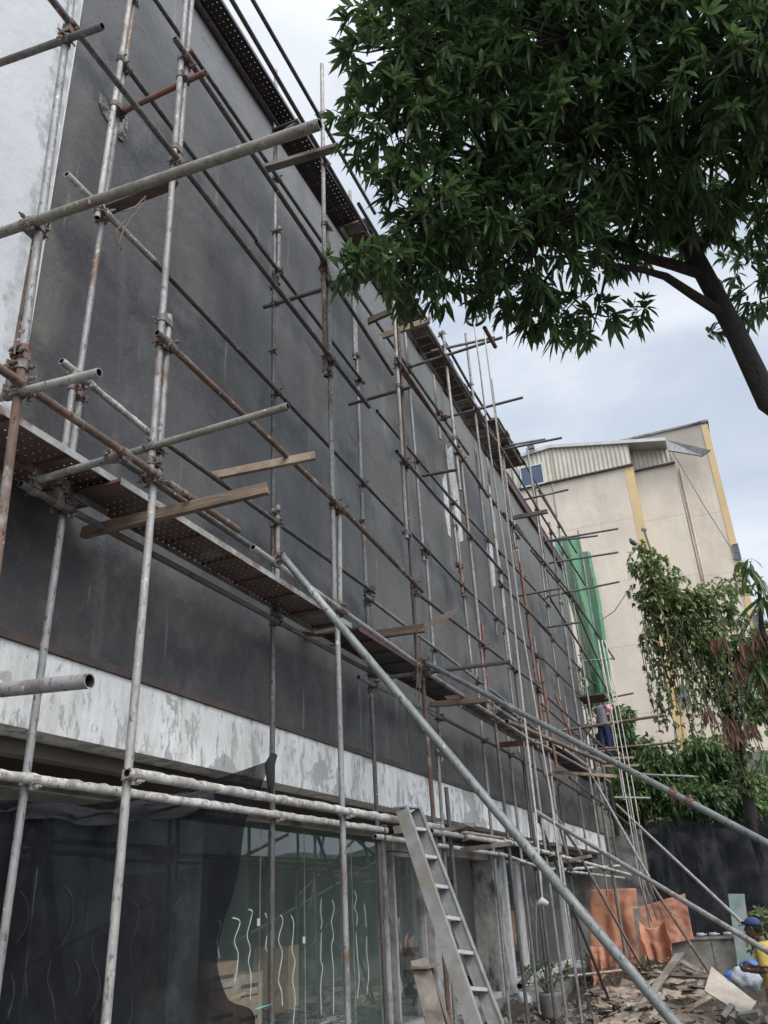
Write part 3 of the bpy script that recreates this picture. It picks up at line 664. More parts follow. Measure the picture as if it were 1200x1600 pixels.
# ledgers
for q_ in ((735, 604, 802, 712, XO-.1), (800, 690, 880, 828, XI+.1), (640, 470, 700, 566, XI+.1), (560, 318, 640, 452, XO), (830, 860, 912, 960, XO-.08), (846, 1100, 960, 1200, XI+.1), (890, 1215, 985, 1290, XO+.02)):
    T('ledger', *q_[:4], 'galv_dark', X=q_[4])
Ld(72, -12, 288, 262, 'galv_dark'); Ld(280, 253, 577, 636, 'galv_dark')
Ld(185, 88, 420, 400, 'galv_dark', X=XI+.05); Ld(400, 377, 569, 599, 'galv_dark', X=XI+.06)
Ld(235, -12, 503, 378, 'galv_dark', X=XI+.05); Ld(545, 441, 732, 710, 'galv_dark', X=XI+.05)
Ld(273, 60, 505, 405, 'galv_dark'); Ld(525, 447, 614, 585, 'galv_dark'); Ld(620, 560, 762, 775, 'rusty'); Ld(620, 570, 716, 700, 'galv_dark', X=XO-.05)
Ld(298, -12, 445, 212, 'galv_dark', X=XI+.1); Ld(355, -12, 572, 359, 'galv_dark'); Ld(645, 475, 747, 642, 'galv_dark'); Ld(744, 637, 836, 788, 'galv_dark'); Ld(834, 785, 914, 914, 'galv_dark')
Ld(388, -12, 586, 334, 'galv_dark', X=XO-.05); Ld(688, 522, 736, 607, 'galv_dark', X=XO-.05); Ld(752, 660, 777, 692, 'galv_dark')
Ld(842, 767, 901, 864, 'galv_dark')
Ld(104, 272, 240, 407, 'crusty', X=XI+.06, crust=.006); Ld(236, 403, 713, 907, 'galv_dark', X=XI+.06); Ld(700, 893, 846, 1030, 'galv_dark', X=XI+.06)
Ld(245, 520, 530, 790, 'rusty'); Ld(527, 787, 660, 924, 'rusty'); Ld(650, 925, 846, 1076, 'galv_dark')
Ld(96, 564, 240, 682, 'crusty', X=XI+.06, crust=.006); Ld(232, 672, 585, 926, 'galv_dark', X=XI+.06); Ld(570, 930, 812, 1112, 'galv', X=XI+.06)
Ld(-12, 568, 372, 828, 'rusty'); Ld(180, 712, 420, 872, 'galv_dark', X=XO-.05); Ld(395, 855, 659, 1042, 'galv_pale', X=XO+.05)
Ld(668, 1052, 835, 1160, 'galv'); Ld(830, 1155, 925, 1207, 'galv')
Ld(32, 756, 230, 861, 'galv_dark', X=XI+.06); Ld(222, 857, 590, 1056, 'galv_dark', X=XI+.06); Ld(560, 1058, 690, 1122, 'galv', X=XI+.06); Ld(668, 1109, 856, 1210, 'galv_dark', X=XI+.06); Ld(850, 1205, 965, 1275, 'galv_dark', X=XI+.06)
Ld(198, 1208, 692, 1294, 'crusty', crust=.012, n=14, r=.025); Ld(674, 1299, 795, 1318, 'crusty', crust=.008); Ld(786, 1314, 985, 1367, 'crusty', crust=.010)
Ld(-14, 1209, 604, 1298, 'crusty', X=XI+.06, crust=.012, n=14, r=.025); Ld(586, 1307, 786, 1336, 'crusty', X=XI+.06, crust=.010); Ld(782, 1334, 845, 1356, 'crusty', X=XI+.06, crust=.008); Ld(840, 1356, 975, 1372, 'crusty', X=XI+.06, crust=.010)
Ld(868, 1360, 980, 1352, 'crusty', X=.8, crust=.01)
Ld(620, 705, 796, 906, 'galv_dark'); Ld(780, 908, 862, 992, 'galv_dark'); 
Ld(589, 642, 702, 776, 'galv_dark', X=XI+.06); Ld(697, 771, 860, 948, 'galv_dark', X=XI+.06)
Ld(722, 715, 812, 842, 'galv_dark', X=XI+.06); Ld(787, 802, 892, 928, 'galv_dark'); Ld(889, 925, 960, 1030, 'galv_dark')
Ld(807, 820, 850, 882, 'galv_dark', X=XI+.06); Ld(860, 935, 960, 1096, 'galv_dark'); Ld(898, 946, 944, 1055, 'galv_dark', X=XO-.05)
Ld(840, 1021, 911, 1091, 'galv_dark', X=XI+.06); Ld(840, 1076, 906, 1134, 'galv_dark'); Ld(912, 1139, 970, 1194, 'galv_dark'); Ld(840, 972, 952, 1096, 'galv_dark', X=XI+.06)
# transoms
Tr(-40, 378, 500, 194, 2.66, 'galv_olive', r=.030, label='long tube reaching far out past the standards'); Tr(-25, 107, 160, 41, 2.66, 'galv_dark')
Tr(192, 174, 321, 113, 3.92, 'redox', label='red oxide tube near the broken plaster')
Tr(-25, 627, 155, 582, 2.75, 'galv_pale', label='pale painted tube'); Tr(200, 709, 450, 635, 3.86, 'galv_olive'); Tr(58, 751, 184, 713, 3.55, 'galv')
Tr(-25, 1081, 140, 1064, 2.5, 'galv', r=.030, label='open ended tube poking in over the white band')
Tr(610, 1058, 797, 1034, 8.72, 'galv_dark'); Tr(412, 480, 512, 450, 6.65, 'galv_dark'); Tr(545, 632, 641, 605, 8.75, 'galv_dark')
Tr(642, 573, 785, 527, 10.95, 'galv_dark'); Tr(674, 549, 773, 527, 11.1, 'galv'); Tr(695, 653, 817, 621, 12.6, 'galv_dark')
Tr(768, 706, 878, 684, 15.0, 'galv_dark'); Tr(770, 700, 852, 686, 15.2, 'galv'); Tr(657, 744, 714, 734, 10.8, 'galv_dark')
Tr(818, 781, 888, 765, 17, 'rusty'); Tr(850, 846, 966, 826, 18.5); Tr(857, 880, 966, 863, 19.0); Tr(860, 846, 934, 837, 18.8); Tr(856, 932, 968, 909, 20.2); Tr(806, 932, 876, 919, 17.0)
Tr(912, 1033, 998-40, 1029, 22, 'galv'); Tr(850, 981, 907, 972, 18.0); Tr(945, 1092, 990, 1083, 23, 'rusty'); Tr(862, 1144, 1040, 1117, 19.5, 'rusty', r=.032); Tr(918, 1172, 1056, 1160, 22, 'rusty', r=.028)
Tr(982, 1209, 1092, 1214, 21, 'galv'); Tr(960, 1246, 1016, 1247, 21, 'galv_pale'); Tr(660, 262, 712, 200, 9, 'galv_dark'); Tr(546, 355, 575, 345, 9.0)
Tr(845, 1045, 870, 1200, 14.5, 'redox'); Tr(868, 1085, 900, 1170, 18, 'redox')
# raking props
a = P(440, 868, X=XO+.11); b_ = P(1055, 1600, D=4.3); b_ = a+(b_-a)*((a.z-.02)/(a.z-b_.z)); print('rake foot', b_)
tubeP('raking_prop', a, b_, 'blueish', r=.029, label='longest raking prop running down to the right')
a = P(665, 1035, X=XO+.11); b_ = P(1260, 1350, Y=6.6); d_ = (b_-a); b_ = a+d_*1.5
tubeP('raking_prop', a, b_, 'blueish', r=.026)
def proj_x(p):
    d = p-CAM; return 600+FPX*d.dot(_R2)/d.dot(_F)
for xx in (1053, 1078):
    lo, hi = 0.0, 1.0
    for _ in range(30):
        mid_t = (lo+hi)/2
        if proj_x(a.lerp(b_, mid_t)) < xx: lo = mid_t
        else: hi = mid_t
    c_ = a.lerp(b_, lo); mb = MB(); d_ = (b_-a).normalized(); mb.path([c_-d_*.03, c_+d_*.03], .034, 12); mb.bar(c_+Vector((0, 0, -.05)), c_+Vector((0, 0, .055)), .03, .03, d_); mb.build('tube_coupler', 'rusty', scaf)
a2 = P(792, 1127, X=XO+.16); b2 = P(945, 1192, X=2.0); tubeP('raking_prop', a2, b2, 'rusty', r=.034)
def rake(x1, y1, x2, y2, z, mat='galv', X=XO+.1, r=.0245):
    a = P(x1, y1, X=X); b_ = P(x2, y2, Z=z); tubeP('raking_prop', a, b_, mat, r=r)
a = P(837, 1268, X=XO+.1); b_ = P(1200, 1487, Y=10.2); tubeP('raking_prop', a, a+(b_-a)*1.35, 'galv_pale', r=.030)
a = P(963, 1257, X=XO+.1); b_ = P(1160, 1442, Y=15.5); tubeP('raking_prop', a, b_, 'galv_pale', r=.028)
rake(910, 1345, 1030, 1560, .1, 'galv_pale'); T('raking_prop', 862, 1266, 908, 1335, 'galv_pale', X=.95, r=.028)
a = P(1018, 1382, Y=17.5); b_ = P(1165, 1606, Z=.15); tubeP('raking_prop', a, b_, 'rusty', r=.028)
T('raking_prop', 917, 1198, 1015, 1372, 'galv', X=XO+.05, X2=2.3)
rake(842, 1280, 966, 1600, .05, 'galv_dark', X=XO-.05); T('raking_prop', 838, 1160, 893, 1360, 'galv_pale', X=.9)
T('raking_prop', 916, 1195, 880, 1170, 'galv_pale', X=1.2)
T('raking_prop', 858, 1228, 885, 1400, 'galv', X=1.05, X2=1.2); rake(885, 1395, 967, 1600, .03, 'galv_dark', X=1.2)
a = P(868, 1528, Z=.55); b_ = P(1035, 1509, Z=.62)
tag(MB().tube(a, b_, .03, 12).build('pipe', ['galv_pale', 'bore'], smooth=True), 'loose horizontal tube lying across in front of the dry shrub heap', 'pipe')
# couplers
def seg_near(a0, a1, b0, b1):
    u = a1-a0; v = b1-b0; w_ = a0-b0; A = u.dot(u); B = u.dot(v); C = v.dot(v); D = u.dot(w_); E_ = v.dot(w_); dn = A*C-B*B
    if dn < 1e-6: return None
    s_ = max(0, min(1, (B*E_-C*D)/dn)); t_ = max(0, min(1, (A*E_-B*D)/dn))
    p1 = a0+u*s_; p2 = b0+v*t_
    return (p1-p2).length, p1, p2, u.normalized(), v.normalized(), math.sqrt(dn/(A*C))
def collar(mb, c, d, r=.033, L=.055, n=10):
    mb.path([c-d*L/2, c+d*L/2], r, n)
def coupler_mb(mb, p1, u, p2, v):
    collar(mb, p1, u); collar(mb, p2, v)
    mid = (p1+p2)/2; w_ = (p2-p1)
    w_ = w_.normalized() if w_.length > .01 else u.cross(v).normalized()
    mb.box(mid, (.06, .06, .05), None)
    for c, d in ((p1, u), (p2, v)):
        sd = d.cross(w_)
        if sd.length < .1: continue
        sd.normalize(); sg = rnd.choice((-1, 1))
        q = c+sd*sg*.040
        mb.path([q-w_*.045, q+w_*.060], .0065, 6); mb.path([q+w_*.022, q+w_*.040], .013, 6)
        mb.bar(c+sd*sg*.028, c+sd*sg*.055, .045, .012, w_)
cpl = []
for i in range(len(TUBES)):
    for j in range(i+1, len(TUBES)):
        ka, a0, a1, ma = TUBES[i]; kb, b0, b1, mb_ = TUBES[j]
        if ka == kb and ka in ('ledger', 'transom'): continue
        if ka == kb == 'standard':
            if abs(a0.x-b0.x) > .2 or abs(a0.y-b0.y) > .25: continue
            lo = max(min(a0.z, a1.z), min(b0.z, b1.z)); hi = min(max(a0.z, a1.z), max(b0.z, b1.z))
            if hi-lo < .02 or hi-lo > 6: continue
            for z in ({lo+.08, hi-.08} if hi-lo > .4 else {(lo+hi)/2}):
                ta = (z-a0.z)/(a1.z-a0.z); tb = (z-b0.z)/(b1.z-b0.z)
                cpl.append((a0.lerp(a1, ta), (a1-a0).normalized(), b0.lerp(b1, tb), (b1-b0).normalized(), False))
            continue
        r_ = seg_near(a0, a1, b0, b1)
        if r_ is None: continue
        if r_[0] < .16 and r_[5] > .25: cpl.append((r_[1], r_[3], r_[2], r_[4], 'crusty' in (ma, mb_)))
cpl.sort(key=lambda q: (q[0]-CAM).length)
print('couplers', len(cpl), 'tubes', len(TUBES))
for q in cpl[:99]:
    mb = MB(); coupler_mb(mb, *q[:4]); mb.build('tube_coupler', 'coupler_crust' if q[4] else 'coupler', scaf)
if len(cpl) > 99:
    mb = MB()
    for q in cpl[99:]: coupler_mb(mb, *q[:4])
    tag(mb.build('distant_tube_coupler', 'coupler', scaf), kind='stuff')
# collars on the big props
for (x, y) in ((1053, 1250), (1078, 1262)):
    pass

# ------------------------------------------------------------------ decks and planks
def steel_plank(y0, y1, x0, x1, z, mat, edge, label, group=None, dz=0, slats=False, rail=.05, ribs=True):
    t = empty('steel_plank', ((x0+x1)/2, (y0+y1)/2, z), label, 'scaffold plank', group)
    p = MB(); p.add([(x0, y0, z), (x1, y0, z), (x1, y1, z+dz), (x0, y1, z+dz)], [(0, 1, 2, 3)])
    p.build('plank_tread', mat, t)
    for x in (x0, x1-.006):
        p = MB(); p.bar((x+.003, y0, z+.002-rail/2), (x+.003, y1, z+dz+.002-rail/2), .006, rail); p.build('edge_channel', edge, t)
    if ribs:
        for k in range(int((y1-y0)/.5)+1):
            y = min(y0+.01+.5*k, y1-.01); f = (y-y0)/(y1-y0)
            p = MB(); p.bar((x0+.01, y, z-.012+dz*f), (x1-.01, y, z-.012+dz*f), .02, .018); p.build('cross_rib', 'edge_red' if mat == 'perf_rust' else 'edge_dark', t)
    return t
def zof(x, y, X): return P(x, y, X=X).z
def yof(x, y, X): return P(x, y, X=X).y
ZD = 4.72
e0 = P(222, 770, Z=ZD); e1 = P(142, 783, Z=ZD)
print('deck1', e0, e1)
def deck_from(px, z, wd): return P(*px, Z=z)
steel_plank(.6, e0.y, e0.x-.36, e0.x-.01, ZD, 'perf_rust', 'steel_edge', 'rusty perforated steel plank at far left, outer one of the near pair')
steel_plank(.4, e0.y+.0, e0.x-.75, e0.x-.38, ZD, 'perf_rust', 'edge_red', 'rusty perforated steel plank at far left, nearer the wall of the near pair')
f0 = P(245, 778, Z=ZD-.05); f1 = P(548, 975, Z=ZD-.05); print('deck2', f0, f1)
steel_plank(f0.y-.35, f1.y, f0.x-.42, f0.x-.02, ZD-.05, 'perf_rust', 'steel_edge', 'perforated steel plank with bright edge running from the near timber to the second tall standard')
h0 = P(560, 985, Z=ZD-.05); h1 = P(742, 1092, Z=ZD-.05); print('deck3', h0, h1)
steel_plank(f1.y+.05, h1.y, h1.x-.42, h1.x, ZD-.07, 'perf_dark', 'edge_red', 'dark steel plank past the split timber, below the wired joint')
def slat_deck(y0, y1, x0, x1, z, label, sw=.12):
    t = empty('slatted_deck', ((x0+x1)/2, (y0+y1)/2, z), label, 'scaffold deck')
    y = y0
    while y < y1:
        p = MB(); w_ = sw*rnd.uniform(.85, 1.2); p.bb((x0+rnd.uniform(-.02, .02), y, z+rnd.uniform(-.005, .005)), (x1+rnd.uniform(-.02, .02), y+w_, z+.03)); p.build('slat', rnd.choice(['wood_dark', 'wood_grey', 'edge_dark']), t); y += w_+.02
    for x in (x0+.05, x1-.08):
        p = MB(); p.bb((x, y0, z-.05), (x+.04, y1, z-.006)); p.build('bearer', 'steel_edge', t)
s0 = P(723, 1103, Z=ZD-.1); s1 = P(815, 1158, Z=ZD-.1); print('slat', s0, s1)
slat_deck(h1.y+.1, s1.y, .45, 1.0, ZD-.07, 'slatted timber deck run below the second raking prop')
steel_plank(s1.y+.1, s1.y+3.2, .55, 1.0, ZD-.07, 'perf_dark', 'steel_edge', 'steel plank with white edge on the lift past the slatted deck')
steel_plank(s1.y+3.3, s1.y+7.5, .5, .95, ZD-.05, 'perf_dark', 'wood_raw', 'farthest dark plank of the lower lift, before the end of the wall')
# top lift
q0 = P(345, 0, X=.75); q1 = P(448, 215, X=.75); q2 = P(640, 330, X=.75)
ZT = 11.0
u0 = P(308, 0, Z=ZT); u1 = P(430, 205, Z=ZT); u2 = P(352, 0, Z=ZT); u3 = P(455, 200, Z=ZT); print('top', u0, u1, u2, u3)
ut = P(348, 0, Z=ZT)
steel_plank(1.5, u1.y, u0.x, ut.x, ZT, 'perf_dark', 'edge_dark', 'black perforated steel plank in front of the wall top at the upper edge', ribs=False)
v0 = P(437, 262, Z=ZT-.2); v1 = P(540, 400, Z=ZT-.2); v2 = P(590, 372, Z=ZT-.2); print('top2', v0, v1, v2)
steel_plank(u1.y-.2, v2.y+1.0, .36, .72, ZT-.2, 'perf_dark', 'edge_red', 'long dark perforated plank high against the wall top beside the timber cross piece')
w0 = P(627, 510, Z=ZT-.35); w1 = P(705, 655, Z=ZT-.35); w2 = P(750, 680, Z=ZT-.35); print('top3', w0, w1, w2)
z1_ = P(725, 668, Z=ZT-.35); z2_ = P(752, 722, Z=ZT-.35); print('hi', z1_, z2_)
slat_deck(8.2, z1_.y-.1, .42, .84, ZT-.35, 'high slatted deck just below the tree foliage', .22)
slat_deck(z1_.y, z2_.y+.4, .42, 1.08, ZT-.35, 'dark slatted deck high up left of the corrugated gable', .24)
def timber(x1, y1, x2, y2, w_, h, label, mat='wood_raw', X=None, Y=None, X2=None, Y2=None, group=None, name='timber_plank', z_up=(0, 0, 1)):
    a = P(x1, y1, X=X, Y=Y); b_ = P(x2, y2, X=X2 if X2 is not None else X, Y=Y2 if Y2 is not None else Y)
    mb = MB(); mb.bar(a, b_, w_, h, z_up, jag=.03)
    return tag(mb.build(name, mat, bev=.004), label, 'timber')
timber(133, 832, 416, 764, .05, .08, 'thick weathered timber crossing under the near perforated planks', 'wood_raw', Y=4.25)
timber(332, 744, 492, 712, .045, .075, 'splintered timber butting the dark wall above the thick weathered one', 'wood_pale', Y=5.6)
timber(168, 326, 272, 284, .10, .05, 'short dark timber hung with wire beneath the long protruding tube', 'wood_dark', Y=3.95)
timber(492, 1006, 663, 981, .05, .095, 'brown timber tied at the third outer standard', 'wood_raw', Y=8.55)
timber(650, 984, 712, 956, .04, .07, 'thin timber angled up to a nailed tip right of the tied joint', 'wood_raw', Y=8.7, Y2=9.6)
timber(478, 988, 530, 992, .2, .04, 'short board end under the steel plank by the long raking prop', 'wood_raw', Y=7.9)
timber(672, 1101, 765, 1094, .09, .06, 'timber bearer under the slatted deck', 'wood_raw', Y=10.1)
timber(700, 1092, 740, 1090, .14, .05, 'stubby block lying on the timber bearer', 'wood_raw', Y=10.2)
timber(408, 265, 527, 230, .09, .05, 'grey timber crossing the high planks beside the pigeon sized clamp', 'wood_grey', Y=5.9)
timber(574, 503, 612, 486, .05, .09, 'reddish timber butting the wall just under the foliage', 'wood_dark', Y=8.9)
timber(596, 526, 672, 500, .05, .09, 'pale timber crossing the high slatted deck under the foliage', 'wood_pale', Y=9.1)
timber(803, 809, 856, 799, .06, .09, 'reddish timber crossing the ledgers near the maroon flashing', 'wood_dark', Y=16.2)
timber(780, 1164, 852, 1158, .09, .08, 'red brown timber under the white edged plank', 'redox', Y=14.4)
timber(850, 1205, 962, 1213, .08, .06, 'split pale timber at the outer end of the lower lift', 'wood_pale', Y=18.2)
timber(920, 1185, 990, 1184, .06, .05, 'thin pale batten beyond the man on the scaffold', 'wood_pale', Y=21.0)
timber(935, 1197, 998, 1196, .06, .05, 'lower pale batten beyond the man on the scaffold', 'wood_pale', Y=21.3)
timber(620, 1297, 690, 1290, .10, .08, 'block of timber laid on the crusted tubes behind the ladder top', 'wood_grey', Y=9.2)
timber(700, 1300, 735, 1289, .28, .05, 'short board resting on the crusted tubes right of the ladder', 'wood_grey', Y=9.6)
timber(690, 1296, 850, 1320, .12, .03, 'long pale batten lying along the crusted tubes', 'wood_pale', X=.85)
timber(720, 1328, 800, 1318, .07, .05, 'batten crossing between crusted tubes above the doorway', 'wood_grey', Y=10.8)
timber(850, 1352, 925, 1337, .07, .05, 'batten crossing the far crusted tubes above the glass end', 'wood_grey', Y=15.5)
# board platforms near far man
a = P(935, 1183, X=.7)
print('man', a)

# wires and ropes
def rope(pts, r, label, mat='rope', name='rope', cat='rope'):
    mb = MB(); mb.path(pts, r, 6, True); return tag(mb.build(name, mat, smooth=True), label, cat)
rope([P(192, 330, X=.9), P(210, 325, X=.85), P(228, 306, X=.85), P(225, 318, X=.85), P(205, 340, X=.85), P(192, 362, X=.85), P(186, 380, X=.85), P(190, 392, X=.85)], .005, 'twisted brown wire dangling from the short dark timber', 'wire_brown', 'wire', 'wire')
rope([P(196, 345, X=.86), P(182, 360, X=.86), P(183, 385, X=.86)], .004, 'thin wire tail below the wire twist on the crusted ledger', 'wire_brown', 'wire', 'wire')
for k, (x0, dz) in enumerate(((652, 0), (657, 1))):
    rope([P(x0, 975, X=XO+.08), P(x0-1, 1010, X=XO+.09), P(x0+1, 1050, X=XO+.08), P(x0-3, 1088+dz*8, X=XO+.09)], .006, ('brown binding wire on the third outer standard, left strand', 'brown binding wire on the third outer standard, right strand')[k], 'wire_brown', 'wire', 'wire')
Xr = 2.1
rope([P(740, 500, X=Xr), P(750, 575, X=Xr), P(765, 700, X=Xr), P(778, 790, X=Xr), P(795, 900, X=Xr), P(806, 1000, X=Xr), P(818, 1110, X=Xr), P(838, 1280, X=Xr), P(843, 1355, X=Xr), P(848, 1412, X=Xr)], .011, 'long hoist rope hanging from the pulley with a knotted end')
rope([P(757, 520, X=Xr), P(762, 560, X=Xr), P(775, 660, X=Xr), P(790, 790, X=Xr), P(812, 960, X=Xr), P(860, 1240, X=Xr), P(880, 1400, X=Xr), P(905, 1560, X=Xr)], .010, 'second hoist rope, reaching the ground beside the glass end')
kn = P(848, 1413, X=Xr); mb = MB(); mb.path([kn+Vector((-.05, 0, 0)), kn+Vector((0, 0, .03)), kn+Vector((.05, 0, 0))], [.02, .035, .02], 8); tag(mb.build('rope_knot', 'rope', smooth=2), 'pale knot at the end of the long hoist rope', 'knot')
pc = P(744, 495, X=Xr); t = empty('pulley', pc, 'black pulley wheel hanging under the mango foliage', 'pulley')
mb = MB(); pts = [pc+Vector((.13*math.cos(a), 0, .13*math.sin(a))) for a in [i*math.pi/8 for i in range(17)]]; mb.path(pts, .022, 8); mb.build('wheel_rim', 'black_plastic', t, smooth=2)
mb = MB(); [mb.bar(pc, pc+Vector((.13*math.cos(a), 0, .13*math.sin(a))), .02, .02) for a in (0, 1.57, 3.14, 4.71)]; mb.build('wheel_spoke', 'black_plastic', t)
a = P(757, 512, X=Xr); b_ = P(774, 542, X=Xr); tag(MB().tube(a, b_, .03, 10).build('hoist_arm', ['rusty', 'bore'], smooth=True), 'short rusty arm slung beside the pulley', 'tube')
for k, dx in enumerate((0, 9, 18)):
    Xq = 1.75
    rope([P(935+dx*.6, 1000, X=Xq), P(957+dx*.7, 1120, X=Xq), P(975+dx*.8, 1230, X=Xq), P(1000+dx*.8, 1380, X=Xq), P(1018+dx, 1440-k*3, X=Xq)], .012,
         ('pale tarp rope left of three, down to the hanging orange tarp', 'pale tarp rope in the middle of three, down to the hanging orange tarp', 'pale tarp rope right of three, down to the hanging orange tarp')[k])
rope([P(388+12, 1577, X=.5), P(415, 1572, X=.45), P(425, 1569, X=.33)], .006, 'thin turquoise cord tying the black net to a standard', 'cyan_rope', 'cord', 'cord')
# bird on the long tube
def crow(c, rz, sc, label):
    t = empty('crow', c, label, 'bird'); R = Matrix.Rotation(rz, 3, 'Z')
    def L(x, y, z): return c+R @ (Vector((x, y, z))*sc)
    mb = MB(); mb.path([L(-.20, 0, .02), L(-.12, 0, .07), L(-.04, 0, .13), L(.04, 0, .18), L(.07, 0, .23), L(.10, 0, .26), L(.125, 0, .255)], [.012*sc, .035*sc, .055*sc, .05*sc, .03*sc, .032*sc, .014*sc], 10)
    mb.build('body', 'feather', t, smooth=2)
    mb = MB(); mb.path([L(.12, 0, .257), L(.175, 0, .245)], [.012*sc, .002*sc], 6); mb.build('beak', 'feather', t)
    for s_ in (-1, 1):
        mb = MB(); mb.path([L(0, .02*s_, .1), L(.0, .02*s_, 0)], .005*sc, 5); mb.build('leg', 'feather', t)
    return t
crow(P(453, 206, X=2.55), 0.3, .22, 'small dark bird perched on the long protruding tube')

# ------------------------------------------------------------------ ladder
def ladder():
    L0, R0 = P(629, 1264, X=1.22), P(652, 1266, X=1.22)
    Lb, Rb = P(738, 1600, Z=.62), P(779, 1600, Z=.62)
    L0 = P(628, 1264, X=1.2); Y0_ = L0.y
    Lb = P(740, 1600, X=2.0); print('lad', L0, Lb, P(650, 1266, X=1.2), P(776, 1600, X=2.0))
    wv = P(650, 1266, X=1.2)-L0; wb_ = P(776, 1600, X=2.0)-Lb
    d = (Lb-L0)
    ext = 1+ (Lb.z-.0)/(L0.z-Lb.z)
    Lb2 = L0+d*ext; Rt = L0+wv; Rb2 = Rt+((Lb+wb_)-Rt)*ext
    t = empty('ladder', Lb2, 'grey metal ladder leaning on the crusted tubes in front of the doorway', 'ladder')
    side = wv.normalized(); dn = d.normalized(); nrm = side.cross(dn).normalized()
    for a, b_, s_ in ((L0, Lb2, -1), (Rt, Rb2, 1)):
        mb = MB(); mb.bar(a, b_, .028, .115, nrm); mb.bar(a+nrm*.052+side*s_*-.02, b_+nrm*.052+side*s_*-.02, .03, .008, nrm); mb.bar(a-nrm*.052+side*s_*-.02, b_-nrm*.052+side*s_*-.02, .03, .008, nrm)
        mb.build('rail', 'ladder_metal', t)
    n = int((Lb2-L0).length/.29)
    for i in range(n):
        f = (i+.75)/n; a = L0.lerp(Lb2, f); b_ = Rt.lerp(Rb2, f)
        mb = MB(); mb.bar(a+side*.014, b_-side*.014, .085, .025, Vector((0, 0, 1))); mb.build('rung', 'frame_white' if i < 9 else 'ladder_metal', t)
    mb = MB(); mb.bar(L0-side*.05-dn*.02, Rt+side*.03-dn*.02, .12, .012); mb.build('top_plate', 'ladder_metal', t)
ladder()
# wooden trough leaning in the doorway
t = empty('wooden_trough', P(690, 1600, X=1.0), 'weathered three-sided timber form leaning beside the ladder foot', 'formwork')
a, b_ = P(655, 1500, X=.9), P(690, 1640, X=1.2)
mb = MB(); mb.bar(a, b_, .03, .17, (1, .4, 0)); mb.build('side_board', 'wood_grey', t)
a, b_ = P(672, 1512, X=.9), P(712, 1640, X=1.2)
mb = MB(); mb.bar(a, b_, .17, .03, (1, .4, 0)); mb.build('base_board', 'ladder_inner', t)
a, b_ = P(655, 1512, X=.95), P(675, 1507, X=.95)
mb = MB(); mb.bar(a, b_, .18, .02); mb.build('end_board', 'wood_pale', t)

# ------------------------------------------------------------------ black net
def sheet(rows, name, mat, label, cat, sub=4, wob=.03, sd=1, thick=.004, freq=3.0, fold=None):
    """rows: list of rows of world points -> smooth wavy cloth"""
    nr, nc = len(rows), len(rows[0])
    def cr_(p0, p1, p2, p3, t): return .5*((2*p1)+(p2-p0)*t+(2*p0-5*p1+4*p2-p3)*t*t+(3*p1-p0-3*p2+p3)*t**3)
    def fine(line):
        o = []
        for i in range(len(line)-1):
            for k in range(sub): o.append(cr_(line[max(i-1, 0)], line[i], line[i+1], line[min(i+2, len(line)-1)], k/sub))
        o.append(line[-1]); return o
    R1 = [fine(r) for r in rows]; cols = [fine([R1[i][j] for i in range(nr)]) for j in range(len(R1[0]))]
    M = len(cols); K = len(cols[0]); vs = []
    nrm = (rows[-1][0]-rows[0][0]).cross(rows[0][-1]-rows[0][0]).normalized()
    for j in range(M):
        for i in range(K):
            p = cols[j][i]
            if fold: p = p+nrm*fold[0]*math.sin(6.283*fold[1]*j/(M-1)+3*noise.noise(Vector((i*.12, j*.05, sd))))*(.35+.65*i/(K-1))
            q = p*freq+Vector((sd, sd*2, 0)); vs.append(p+nrm*wob*(noise.noise(Vector((q.x, q.y, q.z*.5)))+.22*noise.noise(q*2.7)))
    mb = MB(); mb.add(vs, [(j*K+i, (j+1)*K+i, (j+1)*K+i+1, j*K+i+1) for j in range(M-1) for i in range(K-1)])
    o = mb.build(name, mat, smooth=2)
    if thick:
        s_ = o.modifiers.new('solid', 'SOLIDIFY'); s_.thickness = thick
    return tag(o, label, cat)
XN = .20
rows = []
prof = [  # (y-left, right edge x, y) for each row; left edge x=-30
    (1250, 428, 1186), (1262, 405, 1235), (1290, 385, 1284), (1330, 376, 1335), (1400, 362, 1395), (1470, 347, 1462), (1520, 345, 1520), (1560, 358, 1563), (1610, 398, 1580), (1650, 398, 1640)]
for i, (yl, xr, yr_) in enumerate(prof):
    row = []
    for k in range(9):
        t_ = k/8; x = -40+(xr+40)*t_
        tt = max(0, (t_-.45)/.55)
        y = yl + (yr_-yl)*(tt**1.6)
        if i == 0 and .2 < t_ < .5: y += 8
        row.append(P(x, y, X=XN))
    rows.append(row)
sheet(rows, 'shade_net', 'black_net', 'torn black shade net hung over the shop glass at lower left', 'net', sub=5, wob=.05, thick=0)
kx = P(424, 1190, X=XI+.04); mb = MB(); mb.path([kx+Vector((.03, .0, .06)), kx+Vector((0, -.03, -.03)), kx+Vector((.03, -.06, -.18)), kx+Vector((.02, -.03, -.34))], [.03, .045, .035, .01], 8)
tag(mb.build('net_knot', 'net_cloth', smooth=2), 'bunched black net corner knotted round a standard', 'net')
hem = [[P(x, y+dy+6*math.sin(x*.05+dy), X=XN+.02+.05*abs(math.sin(dy*.15))) for x, y in ((-45, 1248), (10, 1252), (60, 1256), (110, 1262), (160, 1264), (215, 1258), (270, 1250), (330, 1236))] for dy in (0, 8, 16, 26, 36)]
hem[-1] = [p+Vector((0, 0, .03*k)) for k, p in enumerate(hem[-1])]
sheet(hem, 'net_hem', 'net_cloth', 'crumpled doubled hem along the top of the black shade net', 'net', sub=6, wob=.07, sd=2, freq=5, thick=.006)
